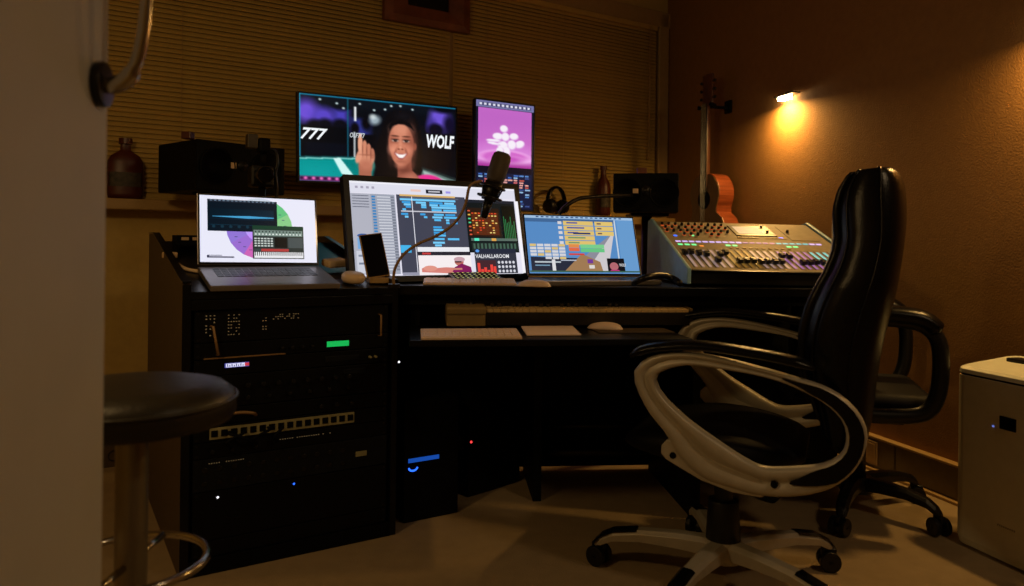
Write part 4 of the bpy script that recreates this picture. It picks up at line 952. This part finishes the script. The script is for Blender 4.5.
apple_keyboard('white keyboard on the front tray, left of the white trackpad', (k_p.x, k_p.y, TZ), TY, .10)
kq = on_z(527, 335.5, TZ+.003)
o = thing('trackpad', 'flat white trackpad on the tray between keyboard and mouse', 'trackpad', (kq.x, kq.y, TZ), TY)
b = MB(); b.box(0, .16, 0, .115, 0, .005, .002); x = b.make('surface', M_white, o); x.matrix_local = Matrix.Translation((0, 0, .001)) @ Matrix.Rotation(.10, 4, 'X')
b = MB(); b.box(.01, .15, .09, .110, 0.0005, .010); b.make('rear_foot', M_white, o)
mq = on_z(605, 330, TZ); mouse('white mouse on the front tray at the edge of a dark mat', (mq.x, mq.y, TZ+.0035), TY+1.1)
mm = on_z(628, 332, TZ); b = MB(); b.box(-.10, .14, -.03, .075, 0, .0028, .001); o = b.make('mouse_mat', mat('brown_mat', (.07, .045, .025), .7), None); o.location = (mm.x, mm.y, TZ+.0003); o.rotation_euler = (0, 0, TY); tag(o, 'dark brown mouse mat under the mouse on the tray', 'mat')
# on the worktop
kw = on_z(414, 289, WZ+.003); kw = Vector((kw.x, max(kw.y, (cenM @ Vector((.08, .012, 0))).y), 0))
apple_keyboard('white keyboard on the worktop below the central screen', (kw.x, kw.y, WZ), CY, .10, .30, .11)
mw_ = on_z(535, 286.5, WZ); mouse('white mouse on the worktop beside the upper white keyboard', (mw_.x-.004, mw_.y-.012, WZ+.001), CY+1.2)
pk_ = at(455, 280, 2.44); 
pad = thing('control_pad', 'black pad controller with lit yellow keys in front of the central screen', 'controller', (pk_.x, pk_.y-.005, WZ+.001), WY-.25)
Rp = Matrix.Rotation(.18, 4, 'X')
b = MB(); b.box(0, .17, 0, .12, 0, .014, .002); o = b.make('body', M_plastic, pad); o.matrix_local = Rp
kk = None; M_yk = mat('yellow_keys', (.3, .3, .08), .5, emit=(.55, .6, .15), estr=.10)
for r_ in range(4):
    for k in range(9):
        L_ = Rp @ Matrix.Translation((.008+k*.0175, .012+r_*.025, .014))
        if kk is None: b = MB(); b.box(0, .012, 0, .012, 0, .003); kk = b.make('key', M_plastic, pad); kk.matrix_local = L_
        else: c = kk.copy(); C.objects.link(c); c.parent = pad; c.matrix_local = L_
b = MB()
for r_ in range(4):
    for k in range(9): b.box(.010+k*.0175, .017+k*.0175, .014+r_*.025, .020+r_*.025, .0172, .0176)
o = b.make('lettering', mat('yellow_print', (.4, .4, .1), .5, emit=(.75, .75, .25), estr=.55), pad); o.matrix_local = Rp; o['kind'] = 'stuff'
# piano keyboard on the tray
pf = on_z(446, 327.5, TZ+.002); pe = on_z(682, 322, TZ+.002)
mk = thing('piano_keyboard', 'tan music keyboard with two wheels on the tray under the worktop', 'music keyboard', (pf.x, pf.y, TZ+.001), TY-.02)
PW = 0.80
b = MB(); b.box(0, PW, 0, .19, 0, .035, .004); b.box(.125, PW, .135, .19, .03, .060, .004); b.box(PW-.012, PW, 0, .19, 0, .055, .003); b.make('case', M_midi, mk)
b = MB(); b.box(.126, PW-.013, -.008, -.002, .002, .044, .002); b.make('front_lip', M_keyb, mk)
b = MB(); b.box(0, .125, -.012, .19, .036, .060, .006); b.box(0.002, .123, -.008, .18, 0, .036, .003); b.make('control_block', mat('tan_block', (.30, .21, .09), .45), mk)
mk.rotation_euler = (.075, 0, TY-.02); mk.location.z += .006
wkk = None; nk = 29; kwid = (PW-.14)/nk
for i in range(nk):
    if wkk is None: b = MB(); b.box(0, kwid-.0012, -.001, .135, .036, .052, .0012); wkk = b.make('white_key', M_keyw, mk); wkk.location = (.126, 0, 0)
    else: same(wkk, mk, (.126+i*kwid, 0, 0))
bkk = None
for i in range(nk-1):
    if i % 7 in (2, 6): continue
    loc = (.126+(i+1)*kwid-.006, 0, 0)
    if bkk is None: b = MB(); b.box(0, .012, .05, .135, .052, .063, .0015); bkk = b.make('black_key', M_keyb, mk); bkk.location = loc
    else: same(bkk, mk, loc)
for x in (.035, .075):
    b = MB(); b.cyl((x, .075, .050), (x+.014, .075, .050), .026, n=24); b.make('wheel', M_plastic, mk, True)

# ================================================================== UNDER THE DESK
pt = on_floor(397, 524)
pc_ = thing('tower_computer', 'black computer tower under the desk with a blue light bar', 'computer', (pt.x+.02, pt.y, 0), WY)
b = MB(); b.box(0, .20, 0, .22, 0, .40, .006); b.make('casing', M_blackm, pc_)
b = MB(); b.box(.015, .125, -.003, 0, .195, .208); b.make('light_bar', E_bluebar, pc_)
b = MB(); b.tube([(.032+.015*math.cos(a), -.002, .178+.010*math.sin(a)) for a in [PI+PI*k/8 for k in range(9)]], .003, 6); b.make('power_light', E_blue, pc_)
rp0 = on_floor(452, 503); o = thing('subwoofer', 'black box speaker with a red light under the desk', 'speaker', (rp0.x, rp0.y, 0), math.radians(45))
b = MB(); b.box(.075, .34, 0, .22, 0, .38, .006); b.make('cabinet', M_blackm, o)
rn_ = Vector((-math.sin(math.radians(45)), math.cos(math.radians(45)), 0)); rl = on_plane(471, 442, rp0, rn_)-rp0
b = MB(); b.ball((rl.length*math.copysign((Vector((rl.x, rl.y)).length/rl.length), rl.x), -.001, rl.z), .0045, n=8); b.make('indicator', E_red, o)
b = MB(); b.box(.02, .05, -.004, 0, rl.z-.02, rl.z+.03); b.make('badge', M_rack2, o)
# tiny white light on the left end of the centre bay
wv = at(399, 362, 2.36)
b = MB(); b.ball((0, 0, 0), .0035, n=8); o = b.make('indicator', E_wled, desk); o.location = wv

# ================================================================== PICTURE FRAME above the screens
fp = wl(0, .07, 0); f1, f2 = on_plane(384.5, 22, fp, V1), on_plane(470, 30.5, fp, V1)
fw = (f2-f1).length; ff = thing('picture_frame', 'dark red wooden frame with a black centre hanging above the screens', 'frame', (f1+f2)/2, WY)
fh = fw*.72
b = MB(); o_ = [(-fw/2, 0), (fw/2, 0), (fw/2, fh), (-fw/2, fh)]; i_ = [(-fw*.24, fh*.26), (fw*.24, fh*.26), (fw*.24, fh*.74), (-fw*.24, fh*.74)]
b.ring([[Vector((x, .03, z)) for x, z in o_], [Vector((x, 0, z)) for x, z in o_], [Vector((x*.82+.0, -.012, fh*.5+(z-fh*.5)*.82)) for x, z in o_], [Vector((x, -.004, z)) for x, z in i_], [Vector((x, .03, z)) for x, z in i_]], cap=False); b.make('frame_moulding', M_frame, ff, bevel=.003)
b = MB(); b.box(-fw*.25, fw*.25, .008, .02, fh*.25, fh*.75); b.make('dark_panel', M_glass, ff)

# ================================================================== WALL LAMPS
def sconce(label, u, v, z=None, s=None, pw=7.5):
    p = on_plane(u, v, CORNER, RN) if s is None else CORNER - RW*s + Vector((0, 0, z))
    yaw = math.atan2(-RN.x, RN.y)                         # local +y out of the wall
    t = thing('wall_lamp', label, 'lamp', p, yaw, 'slim wall lamps on the textured wall')
    b = MB(); b.box(-.03, .03, 0.0, .010, .002, .03, .004); b.make('wall_plate', M_dark, t)
    b = MB(); b.box(-.095, .060, .010, .052, .006, .014, .003); b.make('arm', M_dark, t)
    b = MB(); b.box(-.038, .038, .014, .046, -.012, .006, .004); b.make('light_tube', E_white, t)
    l = bpy.data.lights.new('wall_lamp_light', 'AREA'); l.shape = 'RECTANGLE'; l.size = .09; l.size_y = .04; l.energy = pw; l.color = WARM; l.spread = math.radians(172)
    o = bpy.data.objects.new('wall_lamp_light', l); C.objects.link(o); o.parent = t; o.location = (0, .060, -.016); o.rotation_euler = (math.radians(4), 0, 0)
    return t, p
SC_P = 5.5
s1, sp1 = sconce('lit slim wall lamp above the mixing console', 790, 98)
s2, sp2 = sconce('lit wall lamp beyond the right edge, above the air purifier', 0, 0, sp1.z, (CORNER-RW*0-sp1).length*0 + (Vector((CORNER.x, CORNER.y, 0))-Vector((sp1.x, sp1.y, 0))).length + 1.42, 6.0)

# ================================================================== GUITAR hung on the right wall
gtp = on_plane(712, 105, CORNER + RN*.11, RN); gyaw = math.atan2(-RN.x, RN.y)
g = thing('acoustic_guitar', 'red-brown acoustic guitar hanging on the textured wall behind the mixer', 'guitar', (gtp.x, gtp.y, gtp.z), gyaw+.14)
# local: x along wall (towards -RW side), y out of wall, z up. z=0 at the nut
sxn = 1
body = []
for i in range(49):
    a = 2*PI*i/48; zz = -.62 - .245*math.cos(a)*-1 - 0.0
    pass
def gprof(n=48):
    out = []
    for i in range(n):
        a = 2*PI*i/n; y = math.cos(a)                     # 1 top .. -1 bottom
        r = .5*( .37 + .10*(-y)*.6 ); waist = .045*math.exp(-((y-.15)/.28)**2)
        wdt = (abs(math.sin(a))**.62)*(.185 if y < 0 else .150) - waist*(abs(math.sin(a)) > .3)
        out.append((math.copysign(wdt, math.sin(a)), -.63 + .245*y))
    return out
gp_ = gprof()
b = MB(); b.ring([[Vector((x, -.055, z)) for x, z in gp_], [Vector((x, .045, z)) for x, z in gp_]]); b.make('body_sides', M_guitar, g, bevel=.003)
b = MB(); b.ring([[Vector((x*.97, .0455, -.63+(z+.63)*.97)) for x, z in gp_], [Vector((x*.97, .047, -.63+(z+.63)*.97)) for x, z in gp_]]); b.make('soundboard', M_gtop, g)
b = MB(); b.cyl((0, .0465, -.53), (0, .0485, -.53), .052, n=28); b.make('sound_hole', M_blackm, g)
b = MB(); b.box(-.06, .06, .047, .056, -.735, -.715, .002); b.make('bridge', M_neck, g)
b = MB(); b.box(-.026, .026, .028, .052, -.46, 0, .006); b.make('neck', M_neck, g)
b = MB(); b.box(-.026, .026, .052, .056, -.49, 0, .001); b.make('fretboard', M_keyb, g)
b = MB(); b.box(-.042, .042, .016, .036, 0, .17, .010); b.make('headstock', M_neck, g)
for z in (.035, .08, .125):
    for sx in (-1, 1):
        b = MB(); b.cyl((sx*.033, .028, z), (sx*.055, .028, z), .004, n=8); b.ball((sx*.058, .028, z), .009, n=8); b.make('tuning_peg', M_dark, g, True)
for i in range(6):
    x = -.018 + i*.0072; b = MB(); b.cyl((x, .0575, 0), (x, .0575, -.72), .0006, n=4); b.make('string', M_chrome, g)
b = MB(); b.box(-.02, .02, -.07, -.055, .0, .05)
hk = thing('guitar_hanger', 'black wall hook gripping the guitar neck', 'hook', g.location, gyaw)
b = MB(); b.box(-.01, .01, -.1, -.05, -.018, -.004, .002); b.box(-.03, .03, -.109, -.095, -.04, .03, .003); b.box(-.01, .01, -.06, .012, -.018, -.004, .002); b.tube([(-.07, .05, -.008), (-.055, .015, -.012), (.055, .015, -.012), (.07, .05, -.008)], .011, 8); b.make('yoke', M_blackm, hk)

# ================================================================== AIR PURIFIER
AP = on_floor(951, 541); aw, ad_, ah = .40, .24, .55
# face parallel to right wall, far edge at AP, running toward the camera
apx = -RW; apo = AP.copy(); apo.z = 0
ap = thing('air_purifier', 'white air purifier standing by the right wall', 'air purifier', apo, math.atan2(apx.y, apx.x))
# local x toward camera along the face, local y to the wall(?)
sgn = 1 if (Matrix.Rotation(math.atan2(apx.y, apx.x), 3, 'Z') @ Vector((0, 1, 0))).x > 0 else -1
def rrect(x0, x1, y0, y1, r, z, n=6, dz=lambda x, y: 0):
    out = []
    for cx, cy, a0 in ((x1-r, y1-r, 0), (x0+r, y1-r, PI/2), (x0+r, y0+r, PI), (x1-r, y0+r, 1.5*PI)):
        for k in range(n+1):
            a = a0 + PI/2*k/n; x, y = cx+r*math.cos(a), cy+r*math.sin(a); out.append(Vector((x, y*sgn, z+dz(x, y))))
    return out
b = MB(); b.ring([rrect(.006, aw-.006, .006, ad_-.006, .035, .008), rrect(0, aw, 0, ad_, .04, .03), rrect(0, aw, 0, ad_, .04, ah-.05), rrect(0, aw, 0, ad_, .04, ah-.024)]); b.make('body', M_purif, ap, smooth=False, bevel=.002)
b = MB(); b.ring([rrect(.004, aw-.004, .004, ad_-.004, .038, ah-.024), rrect(.004, aw-.004, .004, ad_-.004, .038, ah-.018)]); b.make('seam', M_dark, ap)
tz = lambda x, y: .028*(y/ad_)
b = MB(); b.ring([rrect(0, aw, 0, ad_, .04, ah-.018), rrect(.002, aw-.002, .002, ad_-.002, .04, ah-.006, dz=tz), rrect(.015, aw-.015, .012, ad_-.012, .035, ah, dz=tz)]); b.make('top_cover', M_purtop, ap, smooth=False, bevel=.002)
b = MB(); b.box(.06, aw-.06, min(.14*sgn, .19*sgn), max(.14*sgn, .19*sgn), ah+.0, ah+.028, .004); b.make('air_outlet', M_dark, ap)
# black display square
dq = on_plane(1008, 424, AP, RN); dl = dq - apo; lx = dl.dot(apx); lz_ = dq.z
b = MB(); b.box(lx-.026, lx+.026, -.0025, .001, lz_-.019, lz_+.019, .001); b.make('display', M_glass, ap)
b = MB(); b.box(lx-.050, lx-.044, -.0015, .001, lz_-.020, lz_-.015); b.make('indicator', mat('soft_blue_led', (.1, .15, .5), .5, emit=(.2, .3, 1.0), estr=.6), ap)
b = MB(); zt = on_plane(1008, 529, AP, RN).z
for i in range(9): b.box(lx-.03+i*.0065, lx-.0265+i*.0065, -.001, .001, zt-.002, zt+.003)
b.make('emblem', M_brushed, ap)

# ================================================================== EXECUTIVE CHAIR
CC = Vector((.63, 2.10, 0)); CYAW = math.radians(65.7)
F_ = Vector((-math.sin(CYAW), math.cos(CYAW), 0)); Lx = Vector((math.cos(CYAW), math.sin(CYAW), 0))
ch = thing('office_chair', 'large black leather office chair with silver oval armrests and silver base', 'chair', CC, CYAW)
def cl(u, v, lx):                                          # point of a sight line on the chair's plane x = lx, in chair coordinates
    p = on_plane(u, v, CC + Lx*lx, Lx) - CC; return (p.dot(F_), p.z)
ARMX = .275
outer = [(634.5, 379), (638, 365), (656, 354), (688, 352), (729, 358.6), (788, 374.5), (829, 388), (854, 406), (867, 429), (865, 452), (851.5, 474), (829, 489), (797, 496), (761, 495), (733, 488), (702, 477), (679, 456), (665, 432), (647, 408.5)]
inner = [(656, 379), (663, 371), (688, 365), (724, 369), (774, 379), (815, 397), (838, 415), (846, 433.5), (842, 452), (824, 463), (797, 466), (765, 466), (747, 458.5), (724, 443.5), (692.6, 422), (665, 397)]
O2 = [Vector((a, b_, 0)) for a, b_ in [cl(u, v, -ARMX) for u, v in outer]]; I2 = [Vector((a, b_, 0)) for a, b_ in [cl(u, v, -ARMX) for u, v in inner]]
O2 = catmull(O2, 8, True); I2 = catmull(I2, 8, True)
cen = Vector(cl(752, 424, -ARMX)).to_3d()
def polar(P, n=72):
    out = []
    for i in range(n):
        a = 2*PI*i/n; d = Vector((math.cos(a), math.sin(a), 0)); best = None
        for k in range(len(P)):
            p, q = P[k]-cen, P[(k+1) % len(P)]-cen; e = q-p; den = d.x*e.y - d.y*e.x
            if abs(den) < 1e-9: continue
            t_ = (p.x*e.y - p.y*e.x)/den; s_ = (p.x*d.y - p.y*d.x)/den
            if t_ > 0 and -1e-6 <= s_ <= 1+1e-6: best = t_ if best is None else max(best, t_)
        out.append(cen + d*(best or .1))
    return out
PO, PIn = polar(O2), polar(I2)
def arm_loop(side):
    sec = [(0, 0), (.05, .75), (.16, 1), (.36, .96), (.46, .55), (.54, .55), (.64, .96), (.86, 1), (.96, .75), (1, 0)]
    th = .020; rows = []
    for o, i in zip(PO, PIn):
        r = []
        for t_, h_ in sec: p = o.lerp(i, t_); r.append(Vector((side*(ARMX+th*h_), p.x, p.y)))
        for t_, h_ in sec[-2:0:-1]: p = o.lerp(i, t_); r.append(Vector((side*(ARMX-th*h_), p.x, p.y)))
        rows.append(r)
    b = MB(); b.ring(rows, closed_v=True); loop = b.make('armrest_loop', M_silver, ch, True)
    # black inlay around the rear of the loop
    b = MB(); idx = [k for k in range(72) if (2*PI*k/72) > math.radians(118) and (2*PI*k/72) < math.radians(240)]
    rows = []
    for j, k in enumerate(idx):
        e = min(1, min(j, len(idx)-1-j)/5); o, i = PO[k], PIn[k]; a_, c_2 = .5-.34*e-.01, .5+.34*e+.01
        rows.append([Vector((side*(ARMX+s_*(th+.004)), o.lerp(i, t_).x, o.lerp(i, t_).y)) for t_, s_ in ((a_, 1), (c_2, 1), (c_2, -1), (a_, -1))])
    b.ring(rows); b.make('inlay', M_leather, loop)
    # pad
    ptop = [(631, 354), (640, 349), (655, 345.5), (688, 343), (715, 345), (742, 349), (770, 354), (797, 360), (815, 367)]
    P3 = [Vector((side*(ARMX), *cl(u, v+2, -ARMX))) for u, v in ptop]; P3 = catmull(P3, 4)
    n_ = len(P3); rad = [(.013*min(1, .45+.55*min(i, n_-1-i)/4)) for i in range(n_)]
    b = MB(); b.tube(P3, rad, 14, flat=2.6); b.make('armrest_pad', M_leather, ch, True)
    # mounting bracket
    br = [(686, 447), (676, 440), (668, 438.5), (662.5, 444), (662, 452), (667, 458), (680, 466), (702, 479), (733, 491), (761, 496), (775, 490), (755, 475), (720, 462)]
    bp = [Vector((side*(ARMX+.014), *cl(u, v, -ARMX))) for u, v in br]
    b = MB(); b.prism(bp, (side*-.026, 0, 0)); b.make('bracket', M_silver, ch, bevel=.003)
    for (u, v) in ((674, 454), (775, 482)):
        y_, z_ = cl(u, v, -ARMX); x0 = side*(ARMX+.024 if u > 700 else ARMX+.0155)
        b = MB(); b.cyl((x0, y_, z_), (x0-side*.01, y_, z_), .0085, n=16); b.make('bolt', M_blackm, ch)
    y_, z_ = cl(720, 450, -ARMX)
    b = MB(); b.box(min(side*.05, side*(ARMX-.035)), max(side*.05, side*(ARMX-.035)), -.06, .10, z_-.01, z_+.002); return loop
arm_loop(-1)
before = set(ch.children)
arm_loop(1)
for o in set(ch.children) - before: o.location.z += .04
# seat
b = MB(); rows = []
yb, yf = -.20, .27
for i in range(15):
    f = i/14; y = yb+(yf-yb)*f; hw = .245*(1-.12*abs(2*f-1)**3); e = math.sin(PI*min(1, max(.0, f*.96+.02)))**.35
    zt = .43 - .02*(2*f-1)**2 - .035*max(0, f-.8)*5*max(0, f-.8)*5*.3; zb_ = .335
    m_ = (zt+zb_)/2; hh2 = (zt-zb_)/2*e
    rows.append([Vector((hw*e**.4*math.copysign(abs(math.cos(a))**.45, math.cos(a)), y, m_+hh2*math.copysign(abs(math.sin(a))**.55, math.sin(a)))) for a in [2*PI*k/28 for k in range(28)]])
b.ring(rows); b.make('seat', mat('seat_leather', (.003, .003, .005), .55, spec=.2, bump=.1, bscale=260), ch, True)
# backrest, lofted along its side profile
fr_ = [(866, 165), (850, 171), (839, 186), (833, 205), (833, 225), (834, 242), (827, 265), (815, 287), (805, 308), (799, 330), (797, 352), (802, 380), (812, 410), (820, 440)]
rr_ = [(880, 163.5), (897, 165), (906, 174), (910, 190), (911, 215), (909, 240), (905, 268), (900, 295), (893, 322), (886, 350), (881, 380), (877, 410), (872, 440), (864, 470)]
BX = .20
rows = []
Fp = [Vector((0, *cl(u, v, -BX))) for u, v in fr_]; Rp_ = [Vector((0, *cl(u, v, -BX))) for u, v in rr_]
Fp = catmull(Fp, 3); Rp_ = catmull(Rp_, 3); nb = len(Fp)
backrows = []
for i in range(nb):
    f = i/(nb-1); hw = .235*(.74+.26*min(1, math.sin(min(1, f*1.35+.02)*PI/2)**.6)) if f < .5 else .235*(1-.10*(f-.5)*2)
    hw *= min(1, (.35+f*9)) if f < .08 else 1
    a_, c_2 = Fp[i], Rp_[i]; r = []
    for k in range(32):
        an = 2*PI*k/32; ca, sa_ = math.cos(an), math.sin(an)
        x = hw*math.copysign(abs(ca)**.55, ca); s_ = math.copysign(abs(sa_)**.8, sa_)*.5+.5
        p = a_.lerp(c_2, s_); r.append(Vector((x, p.y, p.z)))
    backrows.append(r)
b = MB(); b.ring(backrows); b.make('backrest', M_leather, ch, True)
# seams and piping
for s_ in (.22, .62):
    for sd in (-1, 1):
        pts = []
        for i in range(2, nb-1):
            k = min(range(32), key=lambda kk: abs((math.copysign(abs(math.sin(2*PI*kk/32))**.8, math.sin(2*PI*kk/32))*.5+.5)-s_) + (0 if sd*math.cos(2*PI*kk/32) > 0 else 9))
            pts.append(backrows[i][k] + Vector((sd*.001, 0, 0)))
        b = MB(); b.tube(pts, .0035, 6); b.make('seam', M_leather, ch, True)
hr_ = []
b = MB()
for j, (u, v, r) in enumerate(((893, 166, .02),)): pass
# headrest cushion bulge, horizontal rolls on the front
for (i0, i1) in ((3, 37),):
    rows = []
    for q in range(25):
        f = q/24; i = int(round(i0+(i1-i0)*f)); a_ = Fp[i]; c_2 = Rp_[i]; bulge = .008*math.sin(PI*f)**.5*(.75+.25*math.cos(6*PI*f)); r = []
        for k in range(17):
            g_ = k/16*2-1; x = .17*g_; y_in = a_.lerp(c_2, .10); out = bulge*(1-g_**4)
            p = a_ + (a_-c_2).normalized()*out; r.append(Vector((x, p.y, p.z)))
        r2 = [Vector((v_.x, a_.lerp(c_2, .12).y, a_.lerp(c_2, .12).z)) for v_ in reversed(r)]
        rows.append(r+r2)
    b = MB(); b.ring(rows); b.make('back_cushion', M_leather, ch, True)
# mechanism, column, base
b = MB(); b.box(-.11, .11, -.13, .13, .300, .338, .008); b.make('tilt_mechanism', M_blackm, ch)
b = MB(); b.box(-.035, .035, -.30, -.10, .30, .33, .006); b.make('back_bracket', M_blackm, ch)
b = MB(); b.tube([(.05, .05, .31), (.20, .06, .305), (.25, .06, .30)], .006, 8); b.make('height_lever', M_plastic, ch, True)
BO = Vector((-.03, .0, 0)); 
bx = (Vector((.58, 2.00, 0))-CC); BO = Vector((bx.dot(Lx), bx.dot(F_), 0))
b = MB(); b.cyl(BO+Vector((0, 0, .19)), BO+Vector((0, 0, .305)), .025, n=24); b.cyl(BO+Vector((0, 0, .10)), BO+Vector((0, 0, .23)), .048, .040, 24); b.make('gas_column', M_plastic, ch, True, bevel=.002)
def star_base(t, O, angs, R, m_arm, m_pad, capm=True):
    b = MB(); b.cyl(O+Vector((0, 0, .07)), O+Vector((0, 0, .125)), .055, .048, 28); b.make('base_hub', m_arm, t, True, bevel=.002)
    for a in angs:
        d = Vector((math.cos(a), math.sin(a), 0)); n = Vector((-d.y, d.x, 0)); rows = []
        for f, zt, hw, th in ((.10, .125, .036, .045), (.35, .126, .032, .04), (.65, .120, .027, .032), (.88, .106, .025, .028), (.98, .088, .022, .026), (1.03, .070, .015, .012)):
            c_ = O + d*R*f; hw *= .82; rows.append([c_+n*hw*.55+Vector((0, 0, zt)), c_+n*hw+Vector((0, 0, zt-.010)), c_+n*hw*.9+Vector((0, 0, zt-th)), c_-n*hw*.9+Vector((0, 0, zt-th)), c_-n*hw+Vector((0, 0, zt-.010)), c_-n*hw*.55+Vector((0, 0, zt))])
        b = MB(); b.ring(rows); lg_ = b.make('leg', m_arm, t, False, bevel=.003)
        if capm:
            rows = []
            for f, zt in ((.68, .1205), (.88, .1085), (.98, .091), (1.035, .071)):
                c_ = O + d*R*f; rows.append([c_+n*.020+Vector((0, 0, zt-.004)), c_+n*.012+Vector((0, 0, zt+.002)), c_-n*.012+Vector((0, 0, zt+.002)), c_-n*.020+Vector((0, 0, zt-.004))])
            b = MB(); b.ring(rows); b.make('foot_pad', m_pad, lg_)
        p = O + d*R*.97; sw = a + random.uniform(-.8, .8); e = Vector((math.cos(sw), math.sin(sw), 0)); e2 = Vector((-e.y, e.x, 0)); wc = p + e*.012 + Vector((0, 0, .029))
        b = MB(); b.cyl(p+Vector((0, 0, .04)), p+Vector((0, 0, .082)), .010, n=12)
        b.box(-.02, .02, -.008, .008, .0, .022, .003, Matrix.Translation(wc+Vector((0, 0, .012))) @ Matrix.Rotation(sw, 4, 'Z'))
        b.cyl(wc - e2*.026, wc + e2*.026, .006, n=10)
        cs = b.make('caster', M_plastic, t, True)
        for q in (-1, 1):
            b = MB(); b.cyl(wc + e2*q*.009, wc + e2*q*.026, .0288, n=24); b.make('wheel', M_plastic, cs, False, bevel=.003)
def loc_ang(a): return a - CYAW
star_base(ch, BO, [math.radians(161+72*k) - CYAW for k in range(5)], .34, M_silver, M_leather)

# ================================================================== SECOND CHAIR behind it
c2 = Vector((1.205, 2.57, 0)); y2 = math.radians(-108)     # faces the right wall
c2t = thing('office_chair', 'smaller black office chair half hidden behind the large one, near the skirting', 'chair', c2, y2)
b = MB(); b.box(-.22, .22, -.17, .20, .385, .45, .03); b.make('seat', MATS['seat_leather'], c2t, True)
b = MB(); rows = []
for f in [i/10 for i in range(11)]:
    z = .48+.235*f; y = -.17-.02*f; hw = .19*(1-.25*abs(2*f-1)**4)
    rows.append([Vector((hw*math.copysign(abs(math.cos(a))**.5, math.cos(a)), y+.035*math.sin(a)*(1-.6*abs(2*f-1)**4), z)) for a in [2*PI*k/20 for k in range(20)]])
b.ring(rows); b.make('backrest', M_leather, c2t, True)
b = MB(); b.box(-.03, .03, -.21, -.10, .36, .385); b.box(-.03, .03, -.225, -.205, .37, .60); b.make('back_bracket', M_blackm, c2t)
for sx in (-1, 1):
    X = sx*.27
    loop = [(X, -.16, .43), (X, -.19, .52), (X, -.18, .62), (X, -.13, .675), (X, -.03, .69), (X, .08, .69), (X, .15, .675), (X, .19, .63), (X, .198, .55), (X, .188, .46), (X, .15, .405), (X, .05, .39), (X, -.08, .395)]
    b = MB(); b.tube(catmull(loop, 4, True), .024, 10, closed=True, flat=1.0, up=(1, 0, 0)); b.make('armrest_loop', M_plastic, c2t, True)
    b = MB(); b.tube(catmull([(X, -.14, .685), (X, -.03, .706), (X, .08, .706), (X, .15, .695), (X, .19, .66)], 4), [.016]+[.028]*15+[.016], 12, flat=1.7); b.make('armrest_pad', M_leather, c2t, True)
b = MB(); b.box(-.27, .27, -.08, .10, .365, .388, .004); b.make('seat_plate', M_blackm, c2t)
b = MB(); b.cyl((0, 0, .10), (0, 0, .37), .03, n=20); b.make('gas_column', M_plastic, c2t, True)
star_base(c2t, Vector((0, 0, 0)), [math.radians(-52+72*k)-y2 for k in range(5)], .27, M_plastic, M_plastic, False)

# ================================================================== SMALL BOX AND OUTLET COVER
p = on_floor(114, 467); t = thing('floor_outlet', 'small brown outlet box on the floor behind the stool column', 'outlet', (p.x, p.y, 0), WY)
b = MB(); b.box(-.045, .045, 0, .04, 0, .09, .004); b.make('cover', M_brownp, t)
b = MB(); b.tube([(.02*math.cos(a), -.001, .045+.02*math.sin(a)) for a in [2*PI*k/20 for k in range(20)]], .002, 6, closed=True); b.make('socket_ring', M_dark, t)
s_ = (Vector((CORNER.x, CORNER.y, 0)) - on_floor(884, 466)).length
p = rwp(s_, .0305, .07); t = thing('duct_socket', 'flat outlet cover on the wall duct behind the chairs', 'socket', p, math.atan2(-RN.x, RN.y))
b = MB(); b.box(-.06, .06, 0.0, .008, -.045, .05, .003); b.make('cover', M_trim, t)
b = MB(); b.box(-.05, .05, .008, .010, -.035, .040, .001); b.make('insert', M_sill, t)
